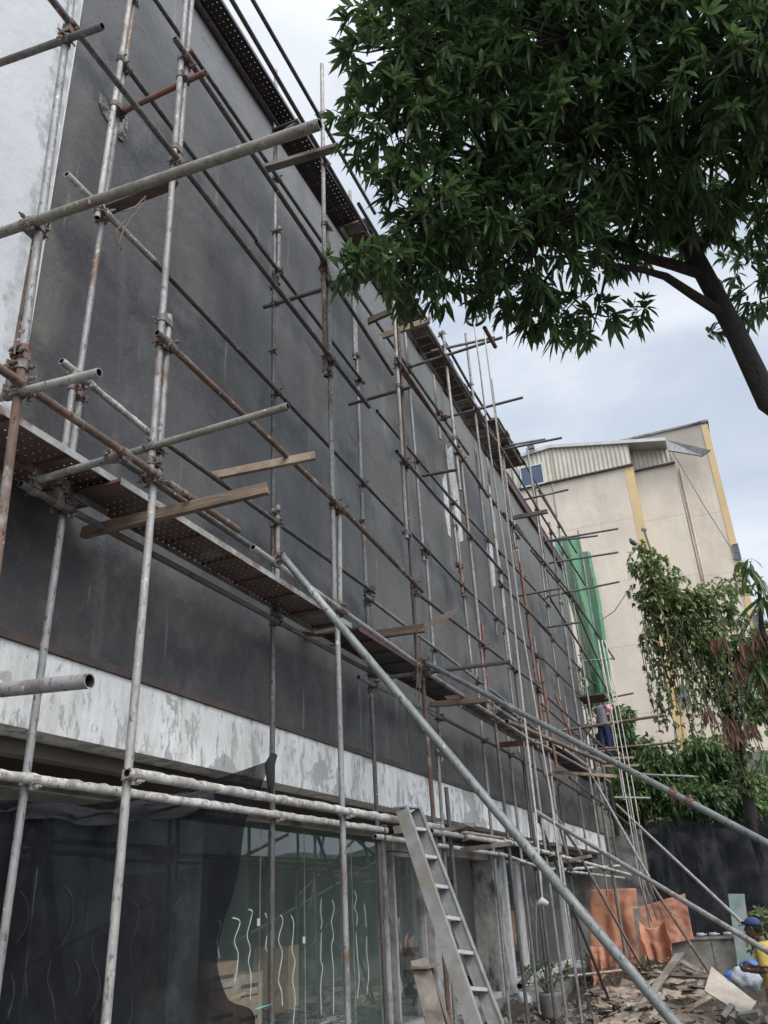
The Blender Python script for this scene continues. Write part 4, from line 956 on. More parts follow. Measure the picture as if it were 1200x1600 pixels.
# ------------------------------------------------------------------ far end: fence wall, nets, tarps
YW = 27.2
xl = P(905, 1330, Y=YW).x
t = MB(); t.bb((-2, YW, 0), (16, YW+.2, 3.65)); tag(t.build('boundary_wall', 'concrete_wall'), 'tall blackened concrete boundary wall at the far end of the site', 'wall')
rows = [[Vector((x, YW-.06-.04*(k % 2), z)) for k, x in enumerate([1.0+.9*i for i in range(13)])] for z in (3.85, 3.2, 2.4, 1.6, .75)]
for k in range(13): rows[0][k].z += .10*math.sin(k*1.7)
sheet(rows, 'fence_net', 'black_net_fence', 'black shade net stretched over the far boundary wall', 'net', sub=4, wob=.05, thick=0)
zt = P(1100, 1468, Y=YW-.5).z; xr_ = P(1170, 1470, Y=YW-.5).x
lw = empty('low_wall', ((xr_)/2+1, YW-.5, 0), 'low stained concrete ledge at the foot of the far wall', 'wall')
x = 1.2
while x < xr_-.1:
    x2 = min(x+1.15, xr_); mb = MB(); mb.bb((x, YW-.55-rnd.uniform(0, .01), 0), (x2-.015, YW-.08, zt)); mb.build('wall_panel', 'low_wall', lw); x = x2
mb = MB(); mb.bb((1.2, YW-.60, zt+.002), (xr_+.03, YW-.07, zt+.06)); mb.build('wall_cap', 'concrete_wall', lw)
for (x, y, l) in ((1098, 1473, 'white bottle lying on the low ledge'), (1118, 1472, 'pale can lying on the low ledge'), (1140, 1470, 'white box lying at the right end of the low ledge')):
    q = P(x, y, Y=YW-.35); q.z = zt+.06
    mb = MB(); mb.path([q+Vector((-.12, 0, .05)), q+Vector((.06, 0, .05)), q+Vector((.10, 0, .05)), q+Vector((.15, 0, .05))], [.05, .05, .02, .02], 8); tag(mb.build('litter', 'white_plastic', smooth=2), l, 'litter')
def grid4(tl, tr_, bl, br, nu=6, nv=6, sagf=0):
    out = []
    for j in range(nv+1):
        r = []
        for i in range(nu+1):
            u, v = i/nu, j/nv
            p = tl.lerp(tr_, u).lerp(bl.lerp(br, u), v); p = p+Vector((0, 0, -sagf*4*u*(1-u)*(1-v)))
            r.append(p)
        out.append(r)
    return out
Y_ = 22.0
sheet(grid4(P(922, 1390, Y=Y_), P(994, 1388, Y=Y_), P(921, 1545, Y=Y_), P(1002, 1510, Y=Y_), 6, 6), 'tarpaulin', 'orange_tarp', 'tall orange tarpaulin hanging flat between two standards', 'tarpaulin', wob=.10, freq=2.4, sub=6, fold=(.045, 2.6))
sheet(grid4(P(922, 1480, Y=Y_-.3), P(945, 1480, Y=Y_-.3), P(925, 1545, Y=Y_-.5), P(952, 1530, Y=Y_-.5), 4, 4), 'tarpaulin', 'orange_tarp', 'orange tarpaulin tail gathered at the foot of the tall one', 'tarpaulin', wob=.16, sd=5, freq=3, sub=6, fold=(.07, 2))
sheet(grid4(P(876, 1412, Y=YW-.75), P(925, 1412, Y=YW-.75), P(880, 1483, Y=YW-.75), P(930, 1487, Y=YW-.75), 5, 4), 'tarpaulin', 'orange_tarp_dull', 'dull orange tarpaulin on the far wall left of the tall one', 'tarpaulin', wob=.10, sd=8, freq=3, sub=6, fold=(.05, 3))
sheet(grid4(P(990, 1420, Y=YW-.72), P(1070, 1396, Y=YW-.72), P(998, 1484, Y=YW-.72), P(1084, 1468, Y=YW-.72), 7, 5), 'tarpaulin', 'orange_tarp_dull', 'orange tarpaulin pinned on the far wall behind the sagging one', 'tarpaulin', wob=.12, sd=3, freq=2.6, sub=6)
Y_ = 19.5
sheet([[P(997, 1438, Y=Y_), P(1010, 1450, Y=Y_), P(1022, 1451, Y=Y_), P(1032, 1446, Y=Y_), P(1039, 1438, Y=Y_-.3)],
       [P(1000, 1462, Y=Y_-.2), P(1014, 1472, Y=Y_), P(1026, 1470, Y=Y_), P(1038, 1464, Y=Y_), P(1046, 1462, Y=Y_-.3)],
       [P(1006, 1476, Y=Y_-.2), P(1020, 1486, Y=Y_), P(1032, 1484, Y=Y_-.1), P(1043, 1478, Y=Y_), P(1050, 1480, Y=Y_-.3)],
       [P(1018, 1500, Y=Y_-.2), P(1026, 1504, Y=Y_), P(1036, 1505, Y=Y_-.1), P(1046, 1496, Y=Y_), P(1053, 1493, Y=Y_-.3)]], 'tarpaulin', 'orange_tarp', 'sagging pale orange tarpaulin slung from the three ropes', 'tarpaulin', wob=.10, sd=11, freq=4, sub=8, fold=(.05, 2.5))
sheet(grid4(P(997, 1440, Y=Y_+.3), P(1016, 1455, Y=Y_+.3), P(999, 1500, Y=Y_+.3), P(1008, 1495, Y=Y_+.3), 4, 4), 'tarpaulin', 'orange_tarp', 'narrow orange tarpaulin flap beside the timber post', 'tarpaulin', wob=.07, sd=13, freq=4)
timber(994, 1418, 1006, 1510, .16, .05, 'upright weathered board at the right edge of the tall orange tarpaulin', 'wood_grey', Y=21.7, z_up=(0, 1, 0))
timber(1150, 1398, 1168, 1530, .40, .05, 'green painted board leaning upright on the far wall behind the man', 'green_post', Y=26.2, z_up=(0, 1, 0))
# green net at the scaffold end
YN = 26.6
gr = []
for (xa, xb, y) in ((866, 903, 838), (870, 908, 860), (878, 915, 890), (884, 922, 920), (894, 930, 950), (902, 938, 985), (908, 944, 1020), (916, 947, 1050), (924, 952, 1085), (934, 957, 1105)):
    gr.append([P(xa+(xb-xa)*k/5, y+(0 if k else 6), Y=YN+.25*math.sin(k*1.8)) for k in range(6)])
sheet(gr, 'debris_net', 'green_net', 'green debris net hanging at the far end of the scaffold', 'net', wob=.15, freq=1.3, thick=0)
gr = []
for (xa, xb, y) in ((906, 926, 862), (912, 934, 905), (920, 943, 945), (924, 950, 985), (928, 956, 1030), (930, 962, 1075), (934, 966, 1100)):
    gr.append([P(xa+(xb-xa)*.8*k/4, y, Y=YN+.5+.2*math.sin(k*1.5)) for k in range(5)])
sheet(gr, 'debris_net', 'green_net', 'darker overlapping fold of green net behind the scaffold end', 'net', wob=.2, freq=1.5, thick=0)

# ------------------------------------------------------------------ cream tower
YT = 40.0
tow = empty('apartment_block', (0, YT+3, 0), 'tall cream rendered building with ochre stripes and a corrugated gable behind the far wall', 'building')
def tp(name, mb, mat, **k): return mb.build(name, mat, tow, **k)
A = P(1100, 652, Y=YT); A.x = P(1128, 752, Y=YT).x; Bm = P(925, 693, Y=YT)
xr_ = A.x; zt = A.z
mb = MB(); mb.bb((-22, YT, 0), (xr_, YT+8, zt)); 
# high block starts right of the roof; left part is lower
xs_ = P(1052, 720, Y=YT).x
mb = MB(); mb.bb((-4, YT+.6, 0), (xr_, YT+9, zt)); tp('tower_wall', mb, 'cream')
xa = P(990, 735, Y=YT-.4).x; zb = P(990, 733, Y=YT-.4).z
zb2 = P(820, 766, Y=YT-.8).z; print('tower', xr_, zt, xa, zb, zb2)
XL = P(770, 900, Y=YT-.8).x-14
mb = MB(); mb.bb((XL, YT-.8, 0), (xa-.0, YT+.598, zb)); tp('tower_wall', mb, 'cream')
xb = P(1052, 718, Y=YT).x
mb = MB(); mb.bb((xa+.002, YT+.0, 0), (xb, YT+.597, zb)); tp('tower_wall', mb, 'cream')
# corrugated storey
def corr(x0, x1, y, z0, zl, zr_, name='corrugated_cladding'):
    mb = MB(); vs = []; st = .055; n_ = int((x1-x0)/st)
    for i in range(n_+1):
        x = x0+(x1-x0)*i/n_; dy = (0, 0, .05, .05)[i % 4]; z1 = zl+(zr_-zl)*i/n_
        vs += [(x, y-dy, z0), (x, y-dy, z1)]
    mb.add(vs, [(2*i, 2*i+2, 2*i+3, 2*i+1) for i in range(n_)]); return tp(name, mb, 'shutter')
R1 = P(860, 702, Y=YT-.8); R0 = P(797, 722, Y=YT-.8); R2 = P(985, 693, Y=YT-.8); R3 = P(1048, 690, Y=YT)
corr(XL, R0.x, YT-.82, zb+.06, zb+1.2, R0.z); corr(R0.x, R1.x, YT-.82, zb+.06, R0.z, R1.z); corr(R1.x, xa, YT-.82, zb+.06, R1.z, R2.z); corr(xa, xb, YT-.03, zb+.06, R2.z, R3.z)
mb = MB(); mb.bb((XL, YT-.76, zb+.0), (xa-.05, YT+.55, zb+1.15)); mb.bb((xa-.03, YT+.02, zb+.002), (xb, YT+.55, zb+1.1)); tp('attic_wall', mb, 'shutter')
mb = MB(); mb.bb((XL, YT-.95, zb+.0), (xa+.05, YT-.801, zb+.075)); mb.bb((xa+.052, YT-.14, zb), (xb+.05, YT-.003, zb+.075)); tp('cladding_trim', mb, 'brown_trim')
def roofbar(a, b_, y0, y1, th=.18):
    mb = MB(); mb.add([(a.x, y0, a.z), (b_.x, y0, b_.z), (b_.x, y1, b_.z), (a.x, y1, a.z), (a.x, y0, a.z+th), (b_.x, y0, b_.z+th), (b_.x, y1, b_.z+th), (a.x, y1, a.z+th)],
                      [(0, 1, 2, 3), (4, 7, 6, 5), (0, 4, 5, 1), (1, 5, 6, 2), (2, 6, 7, 3), (3, 7, 4, 0)]); return tp('roof_sheet', mb, 'roof_metal')
roofbar(Vector((XL, 0, zb+1.2)), R0, YT-1.0, YT+.55); roofbar(R0, R1, YT-1.0, YT+.55); roofbar(R1, P(1040, 688, Y=YT-1.0), YT-1.0, YT+.55)
# grey bent flashing at right of roof
c0, c1, c2, c3 = P(1040, 687, Y=YT-1.2), P(1110, 703, Y=YT-.2), P(1097, 712, Y=YT-.2), P(1043, 703, Y=YT-1.2)
mb = MB(); mb.add([c0, c1, c2, c3]+[c_+Vector((0, .15, 0)) for c_ in (c0, c1, c2, c3)], [(0, 3, 2, 1), (4, 5, 6, 7), (0, 1, 5, 4), (1, 2, 6, 5), (2, 3, 7, 6), (3, 0, 4, 7)]); tp('bent_flashing', mb, 'coping_grey')
# attic window
w0, w1 = P(811, 731, Y=YT-.95), P(852, 755, Y=YT-.95)
mb = MB(); wx0, wx1 = w0.x, w1.x; wz0, wz1 = P(830, 763, Y=YT-.95).z+.12, P(830, 727, Y=YT-.95).z
for lo, hi in (((wx0, wz0), (wx0+.07, wz1)), ((wx1-.07, wz0), (wx1, wz1)), ((wx0+.07, wz0), (wx1-.07, wz0+.07)), ((wx0+.07, wz1-.07), (wx1-.07, wz1))): mb.bb((lo[0], YT-.97, lo[1]), (hi[0], YT-.85, hi[1]))
wo1 = tp('window_frame', mb, 'tower_frame'); mb = MB(); mb.bb((wx0+.06, YT-.93, wz0+.06), (wx1-.06, YT-.89, wz1-.06)); mb.build('pane', 'tower_glass', wo1)
q = P(830, 703, Y=YT-1.2); mb = MB(); mb.box(q+Vector((0, 0, .15)), (.35, .2, .2)); tp('roof_vent', mb, 'cable')
# ochre stripes
s0 = P(977, 740, Y=YT-.8).x; s1 = P(990, 735, Y=YT-.8).x
mb = MB(); mb.bb((s0, YT-.815, 0), (s1+.004, YT-.79, zb-.003)); tp('ochre_stripe', mb, 'ochre')
y_ = P(1098, 660, Y=YT+.6); s2 = xr_-.30
mb = MB(); mb.bb((s2, YT+.57, 0), (xr_+.01, YT+.605, zt-.1)); tp('ochre_stripe', mb, 'ochre')
mb = MB(); mb.bb((s2-.1, YT+.5, zt+.002), (xr_+.08, YT+9.1, zt+.12)); mb.bb((-4.1, YT+.5, zt+.002), (s2-.102, YT+9.1, zt+.1)); tp('parapet_coping', mb, 'concrete_wall')
mb = MB(); mb.bar(P(1054, 722, Y=YT+.55), P(1098, 905, Y=YT+.55), .08, .06); tp('drain_seam', mb, 'cream'); q0 = P(1046, 735, Y=YT+.5); mb = MB(); mb.path([Vector((q0.x+.5, YT+.5, q0.z)), Vector((q0.x+.5, YT+.5, .5))], .05, 8); tp('down_pipe', mb, 'cream')
def twin(px, py, w_, h, y, mat='tower_glass_pale'):
    c_ = P(px, py, Y=y); mb = MB(); f_ = .05
    mb.bb((c_.x-w_/2, y-.03, c_.z-h/2), (c_.x-w_/2+f_, y+.05, c_.z+h/2)); mb.bb((c_.x+w_/2-f_, y-.03, c_.z-h/2), (c_.x+w_/2, y+.05, c_.z+h/2))
    for z in (-h/2, -f_/2, h/2-f_): mb.bb((c_.x-w_/2+f_, y-.028, c_.z+z), (c_.x+w_/2-f_, y+.048, c_.z+z+f_))
    o = tp('window_frame', mb, 'cable'); mb = MB(); mb.bb((c_.x-w_/2+.04, y+.0, c_.z-h/2+.04), (c_.x+w_/2-.04, y+.03, c_.z+h/2-.04)); mb.build('pane', mat, o)
twin(1069, 1089, .42, 1.0, YT-.87); twin(1151, 862, .28, .8, YT+.53, 'tower_glass'); twin(1184, 975, .3, .9, YT+.53, 'tower_glass')
def cab(pts, label):
    mb = MB(); mb.path(pts, .02, 5); tag(mb.build('cable', 'cable'), label, 'cable')
cab([P(1052, 708, Y=YT-.2), P(1100, 790, Y=YT-.2), P(1152, 872, Y=YT-.2)], 'thin cable sloping across the cream building to its right edge')
cab([P(980, 925, Y=34), P(960, 955, Y=34), P(930, 975, Y=34)], 'thin sagging cable between the vine tree and the green net')
# low wall and roof edge behind bushes
mb = MB(); mb.bb((-3, 33, 0), (5.2, 33.3, 6.4)); tag(mb.build('rear_shed', 'low_wall'), 'plain low masonry wall half hidden by bushes at the foot of the cream building', 'wall')
mb = MB(); mb.bb((-3.2, 32.5, 6.402), (5.4, 33.6, 6.55)); 
# opposite side of the yard (seen only as reflections in the shop glass)
ob = empty('opposite_building', (17, 10, 0), 'long low building across the yard, seen only mirrored in the shop glass', 'building')
mb = MB(); mb.bb((15, -16, 0), (19, 22, 3.7)); mb.build('front_wall', 'room_dark', ob)
mb = MB(); mb.bb((14.2, -16.2, 3.702), (19.2, 22.2, 3.95)); mb.build('roof', 'roof_metal', ob)
mb = MB(); mb.bb((14.1, 10, 3.96), (14.2, 19, 5.1)); o = mb.build('sign_board', 'cap_blue', ob)
for k, (a_, c_) in enumerate(((10.5, 12), (13, 14.2), (17.2, 18.8))):
    mb = MB(); mb.bb((14.04, a_, 4.15), (14.098, c_, 4.9)); mb.build('sign_panel', 'white_plastic', ob)

# ------------------------------------------------------------------ foliage
def leaf(V, F, c, d, up, L, wd, fold=.25, droop=.3):
    s_ = d.cross(up)
    if s_.length < 1e-3: s_ = d.cross(Vector((1, 0, 0)))
    s_.normalize(); nn = s_.cross(d).normalized(); o = len(V)
    def pt(t, w_): return c+d*(L*t)-Vector((0, 0, 1))*(droop*L*t*t)+s_*w_*wd+nn*abs(w_)*wd*fold
    V += [pt(0, 0), pt(.30, -.42), pt(.30, 0), pt(.30, .42), pt(.65, -.40), pt(.65, 0), pt(.65, .40), pt(1, 0)]
    F += [(o, o+2, o+1), (o, o+3, o+2), (o+1, o+2, o+5, o+4), (o+2, o+3, o+6, o+5), (o+4, o+5, o+7), (o+5, o+6, o+7)]
def rosette(V, F, c, d, n, L, wd, R, spread=.9, droop=.35):
    a0 = R.random()*6.28
    u = d.cross(Vector((.3, .2, 1))).normalized(); w_ = d.cross(u)
    for k in range(n):
        a = a0+k*2.399; sp = spread*(.45+.75*R.random())
        dd = (d*(1-.45*sp)+(u*math.cos(a)+w_*math.sin(a))*sp).normalized()
        k_ = R.choice((.55, .8, 1, 1, 1.1, 1.25)); leaf(V, F, c-d*(L*(.1+.5*R.random())), (dd+rdir(R)*.22).normalized(), (Vector((0, 0, 1))+rdir(R)*.5).normalized(), L*k_, wd*(.5+.5*k_)*R.uniform(.8, 1.15), .25, droop*R.uniform(.2, 1.6))
def rdir(R):
    z = R.uniform(-1, 1); a = R.random()*6.283; s_ = math.sqrt(1-z*z); return Vector((s_*math.cos(a), s_*math.sin(a), z))
def tree(name, label, cat, trunk, limbs, blobs, leafm, n_leaf, L, wd, barkm='bark', seed=1, dens=60, droop=.35, inner=.35, twig=True, spread=.9, skew=None):
    R = random.Random(seed); base = Vector(trunk[0][0])
    t = empty(name, base, label, cat)
    mb = MB(); mb.path([p for p, r in trunk], [r for p, r in trunk], 12); mb.build('trunk', barkm, t, smooth=True)
    mb = MB()
    for pts, r0 in limbs:
        mb.path(pts, [r0*(1-.75*i/(len(pts)-1)) for i in range(len(pts))], 8)
    V = []; F = []
    for (c, rad) in blobs:
        c = Vector(c); n = int(dens*rad*rad*(1+rad))
        # nearest limb point for twigs
        for k in range(n):
            q = rdir(R); rr = rad*(inner+(1-inner)*R.random()**.5)*(1+.22*noise.noise(q*2.3+c))
            p = c+Vector((q.x*rr, q.y*rr, q.z*rr*.85))
            d = (q+Vector((0, 0, -.25))+rdir(R)*.5).normalized()
            rosette(V, F, p, d, R.randint(n_leaf-2, n_leaf+2), L*R.uniform(.8, 1.15), wd, R, spread, droop)
            if twig and k % 4 == 0:
                mb.path([c+(p-c)*.15, c+(p-c)*.6+rdir(R)*.1*rad, p], [.018*rad+.006, .008, .004], 5, False)
    mb.build('branches', barkm, t, smooth=True)
    mb = MB(); mb.v = [tuple(v) for v in V]; mb.f = F; mb.mi = [0]*len(F); mb.build('foliage', leafm, t)
    print(name, len(F)); return t
def B(x, y, D, r): return (P(x, y, D=D), r)
mb_ = [B(640, 70, 8, .76), B(592, 95, 7.8, .30), B(618, 195, 8, .60), B(672, 330, 7.7, .60), B(600, 415, 7.5, .30), B(560, 405, 7.4, .22), B(528, 402, 7.3, .14), B(512, 398, 7.3, .12), B(545, 425, 7.4, .14), B(585, 440, 7.6, .18), B(640, 440, 7.8, .3), B(700, 410, 8, .66), B(760, 90, 9, 1.15), B(770, 250, 8.5, 1.1),
       B(900, 60, 8, 1.1), B(915, 220, 8, 1.0), B(830, 370, 8, .85), B(870, 495, 8, .36), B(800, 455, 8.2, .36), B(932, 492, 8.3, .34), B(905, 535, 8.3, .18), B(1060, 70, 7.6, 1.0), B(1070, 220, 8, .95),
       B(1180, 90, 7, .85), B(1190, 260, 8.5, .9), B(990, 340, 9.0, .62), B(1170, 410, 9.5, .45), B(1110, 522, 9.5, .16), B(1185, 470, 9.6, .32), B(1010, 480, 8.8, .22), B(960, 400, 8.8, .35),
       B(553, 160, 7.8, .16), B(690, -120, 8.3, 1.1), B(900, -150, 8, 1.2), B(1120, -120, 7.5, 1.1), B(1330, 60, 7.5, 1.1), B(1330, 300, 8.5, 1.0), B(580, 272, 7.6, .12), B(618, 280, 7.7, .22), B(1100, 340, 9.2, .5)]
fork = P(1088, 405, D=9.0); tr2 = P(1150, 520, D=8.9); tr3 = P(1200, 625, D=8.8)
base = Vector((tr3.x+3.0, tr3.y+1.2, 0)); mid_ = tr3.lerp(base, .45)+Vector((.5, 0, .6))
def limb(*px, r=.08): return ([P(x, y, D=d) for x, y, d in px], r)
tree('mango_tree', 'large dark green mango tree leaning in over the top right', 'tree',
     [(base, .20), (mid_, .16), (tr3, .132), (tr2, .108), (fork, .10), (P(1060, 340, D=8.9), .10), (P(1040, 270, D=8.8), .07)],
     [limb((1130, 490, 8.9), (1085, 462, 8.8), (1040, 432, 8.7), (1005, 422, 8.6), (950, 415, 8.5), (880, 400, 8.3), r=.062), limb((1105, 430, 9), (1050, 413, 8.9), (1015, 404, 8.8), (960, 380, 8.6), (880, 350, 8.4), (780, 300, 8.4), (680, 240, 8.2), r=.07),
      limb((1085, 400, 9), (1075, 330, 8.8), (1090, 240, 8.4), (1120, 120, 8), (1130, -20, 7.8), r=.06), limb((1050, 330, 9), (1000, 240, 8.6), (960, 130, 8.4), (920, 20, 8.3), r=.07),
      limb((1000, 300, 8.7), (930, 200, 8.5), (850, 120, 8.5), (760, 60, 8.6), (640, 60, 8.2), r=.055), limb((780, 300, 8.4), (700, 340, 8.1), (640, 350, 7.9), (560, 400, 7.5), r=.03),
      limb((880, 400, 8.3), (850, 440, 8.2), (870, 500, 8.1), r=.025), limb((1085, 400, 9), (1130, 330, 8.9), (1190, 260, 8.6), (1330, 200, 8.2), r=.06), limb((950, 415, 8.5), (940, 460, 8.4), (925, 520, 8.4), r=.02),
      limb((1150, 500, 9), (1120, 505, 9.3), (1108, 525, 9.5), r=.015), limb((1140, 470, 9), (1180, 440, 9.4), r=.02)],
     mb_, 'mango_leaf', 10, .180, .047, dens=100, seed=4)
# vine covered tree
DV = 24
vb = [B(1010, 880, DV, .62), B(1015, 925, DV, .6), B(1040, 905, DV, .7), B(1060, 960, DV, 1.0), B(1090, 1000, DV, .9), B(1110, 940, DV, .75), B(1020, 1000, DV, .5), B(1130, 1020, DV, .9), B(1140, 960, DV, .5), B(1120, 1075, DV, .5), B(1158, 1090, DV, .55), B(1170, 1030, DV, .8), B(1150, 1150, DV, .3), B(1085, 1050, DV, .3), B(1060, 1010, DV, .55), B(1003, 858, DV, .3), B(1200, 1100, DV, .8), B(1145, 915, DV+.5, .5), B(1035, 945, DV, .7), B(1085, 940, DV, .6), B(1160, 1180, DV-.3, .45), B(1175, 1225, DV-.3, .5), B(1150, 1215, DV+.4, .4), B(1160, 1130, DV-.3, .5), B(1180, 1000, DV, .7)]
vt = tree('vine_tree', 'tree smothered in light green creepers before the cream building', 'tree',
     [(Vector((P(1175, 1300, D=DV).x, P(1175, 1300, D=DV).y, 0)), .19), (P(1165, 1230, D=DV), .16), (P(1150, 1150, D=DV), .14), (P(1120, 1060, D=DV), .12), (P(1070, 960, D=DV), .12), (P(1015, 870, D=DV), .05)],
     [limb((1120, 1060, DV), (1160, 990, DV), (1190, 930, DV), r=.08), limb((1070, 960, DV), (1120, 940, DV), r=.05)], vb, 'vine_leaf', 7, .15, .09, 'bark', seed=9, dens=95, droop=.5, inner=.2, spread=1.1)
# hanging creeper strands
mb = MB(); V = []; F = []; R = random.Random(12)
for i in range(150):
    x = R.uniform(1000, 1190); y = {0: 960, 1: 1010}[R.random() > .5]+R.uniform(-60, 60)+(x-1000)*.25; p = P(x, y, D=DV+R.uniform(-.6, .6)); L = R.uniform(.6, 2.2); pts = []
    for k in range(6):
        q = p+Vector((R.uniform(-.05, .05), R.uniform(-.05, .05), -L*k/5)); pts.append(q)
        if k: [leaf(V, F, q, (rdir(R)+Vector((0, 0, -.6))).normalized(), Vector((0, 0, 1)), .16, .11) for _ in range(3)]
    mb.path(pts, .012, 4, False)
mb.build('creeper_strand', 'bark_pale', vt)
m2_ = MB(); m2_.v = [tuple(v) for v in V]; m2_.f = F; m2_.mi = [0]*len(F); m2_.build('creeper_leaf', 'vine_leaf', vt)
q = P(989, 850, D=DV-.8); crow(q-Vector((0, 0, .15)), 2.0, 1.3, 'black crow perched at the left tip of the vine tree')
mb = MB(); q = P(1006, 828, D=DV); mb.box(q, (.14, .06, .08), Matrix.Rotation(.4, 3, 'Y')); mb.path([q, q-Vector((-.1, 0, .8))], .03, 6); tag(mb.build('lamp_bracket', 'cable'), 'dark bracket sticking up at the top of the vine tree', 'bracket')
# plant at right with drooping big leaves and dead leaves
DP = 10
rp = tree('young_mango_tree', 'young mango branches at the right edge with drooping rust brown dead leaves', 'tree',
     [(Vector((P(1300, 1500, D=DP).x, P(1300, 1500, D=DP).y, 0)), .10), (P(1260, 1250, D=DP), .08), (P(1210, 1100, D=DP), .055), (P(1190, 980, D=DP), .03), (P(1185, 900, D=DP), .02)],
     [limb((1210, 1120, DP), (1170, 1090, DP), (1140, 1130, DP), (1122, 1115, DP), r=.02), limb((1215, 1150, DP), (1185, 1110, DP), (1160, 1060, DP), r=.02)],
     [B(1175, 885, DP, .16), B(1195, 935, DP, .16), B(1190, 905, DP, .10), B(1190, 1040, DP, .22), B(1175, 1010, DP, .12), B(1195, 1110, DP, .2), B(1205, 1180, DP, .18), B(1230, 980, DP, .3)], 'bush_leaf', 9, .24, .055, seed=21, dens=120, droop=.6)
V = []; F = []; R = random.Random(2)
for (x, y) in ((1163, 1015), (1178, 1005), (1150, 1045), (1170, 1050), (1185, 1060), (1138, 1130), (1143, 1150), (1133, 1145), (1168, 1142), (1195, 1085), (1150, 1060), (1182, 1030), (1104, 1118), (1198, 1100), (1115, 1012), (1125, 1005), (1190, 1000)):
    for k in range(7):
        p = P(x+R.uniform(-6, 6), y-14+R.uniform(-6, 6), D=DP); leaf(V, F, p, (Vector((0, 0, -1))+rdir(R)*.35).normalized(), rdir(R), R.uniform(.14, .27), .045, .8, .1)
m2_ = MB(); m2_.v = [tuple(v) for v in V]; m2_.f = F; m2_.mi = [0]*len(F); m2_.build('dead_leaves', 'dead_leaf', rp)
# bushes behind the far wall
bushes = [(965, 1150, 27.9, .9, 'narrow leafy shrub rising behind the scaffold end'), (1000, 1245, 26.6, 1.0, 'dark bush spilling over the far wall just right of the ropes'), (1045, 1210, 27, 1.05, 'bush under the ochre stripe above the far wall'),
          (1060, 1275, 26, .85, 'bright tipped bush hanging low over the black net'), (1110, 1200, 27.5, 1.0, 'bush left of the dark leaning trunk behind the wall'), (1125, 1270, 26, .8, 'bush behind the big raking prop above the wall'),
          (1175, 1230, 27.5, 1.1, 'bush behind the wall under the dead leaves'), (1190, 1290, 26, .8, 'rightmost bush spilling over the far wall')]
for i, (x, y, D, r, lb) in enumerate(bushes):
    R = random.Random(i); bl = [B(x+R.uniform(-30, 30), y+R.uniform(-32, 30), D+R.uniform(-.4, .4), r*R.uniform(.55, .8)) for _ in range(7)]
    c = P(x, y, D=D)
    tree('bush', lb, 'bush', [(Vector((c.x, max(c.y, YW+.5), 0)), .09), (Vector((c.x+.1, max(c.y, YW+.4), 2.6)), .07), (c, .04)], [], bl, 'bush_leaf', 7, .22, .09, 'bark_pale', seed=30+i, dens=95, droop=.4)
# far leafy shrub beside end of wall (behind man on scaffold)
c = P(925, 1050, D=27.5)
tree('slender_tree', 'slender leafy tree seen between the scaffold tubes behind the man in grey', 'tree', [(Vector((c.x, c.y, 0)), .1), (c, .04)], [], [B(920, 1045, 28.5, .6), B(930, 1085, 28.5, .6), B(950, 1130, 28.5, .8), B(962, 1165, 28.5, .8)], 'vine_leaf', 7, .25, .07, seed=77, dens=60, droop=.7)
c = P(1192, 1450, D=15)
tree('flowering_shrub', 'low shrub with small pale leaves right behind the man in yellow', 'shrub', [(Vector((c.x, c.y, 0)), .05), (c, .02)], [], [B(1188, 1440, 15, .28), B(1200, 1475, 15, .35), B(1175, 1465, 15, .2)], 'vine_leaf', 6, .10, .05, seed=78, dens=300, droop=.3)
# dry heap
def heap(cx, cy, rx, ry, h, n, seed, name, mat, label=None, kind=None, L=.5):
    R = random.Random(seed); mb = MB(); V = []; F = []
    for i in range(n):
        a = R.random()*6.28; q = math.sqrt(R.random()); z = h*(1-q*q)*R.random(); c = Vector((cx+rx*q*math.cos(a), cy+ry*q*math.sin(a), z+.02)); d = (rdir(R)+Vector((0, 0, .5))).normalized()
        e_ = c+d*L*R.uniform(.4, 1.2); mb.path([c, (c+e_)/2+rdir(R)*.06, e_], [.008, .006, .003], 4, False)
        if i % 2 == 0: [leaf(V, F, e_, rdir(R), Vector((0, 0, 1)), .07, .04) for _ in range(4)]
    o0 = len(mb.v); mb.v += [tuple(v) for v in V]; mb.f += [tuple(k+o0 for k in f) for f in F]; mb.mi += [0]*len(F)
    o = mb.build(name, mat); 
    return tag(o, label, 'brush' if label else None, kind=kind)
hp = P(970, 1545, Z=.2); print('heap', hp)
heap(hp.x, hp.y+1.2, 1.1, 1.4, 1.15, 1500, 5, 'dry_brush', 'dry_twig', kind='stuff')
hp2 = P(1070, 1500, Y=20.5)
heap(hp2.x-.5, 19.5, 1.0, .9, .8, 700, 6, 'dry_brush', 'dry_twig', kind='stuff')
# soil mounds
def mound(cx, cy, rx, ry, h, seed, name='soil_mound', mat='soil'):
    mb = MB(); n = 26; vs = []
    for j in range(n+1):
        for i in range(n+1):
            u, v = i/n*2-1, j/n*2-1; x = cx+u*rx; y = cy+v*ry; r2 = min(1, u*u+v*v); z = h*(1-r2)**1.3*(1+.6*noise.noise(Vector((x*2, y*2, seed))))+.10*noise.noise(Vector((x*5, y*5, seed)))*(1-r2)-.06
            vs.append((x, y, z))
    mb.add(vs, [(j*(n+1)+i, j*(n+1)+i+1, (j+1)*(n+1)+i+1, (j+1)*(n+1)+i) for j in range(n) for i in range(n)])
    return tag(mb.build(name, mat, smooth=2), kind='structure')
md = P(820, 1590, Z=.25); print('mound', md); mound(md.x-.2, md.y, 1.1, 2.3, .45, 1); mound(hp.x, hp.y+.8, 1.6, 2.2, .5, 2); mound(3.2, 19.3, 2.3, 2.6, .6, 4)
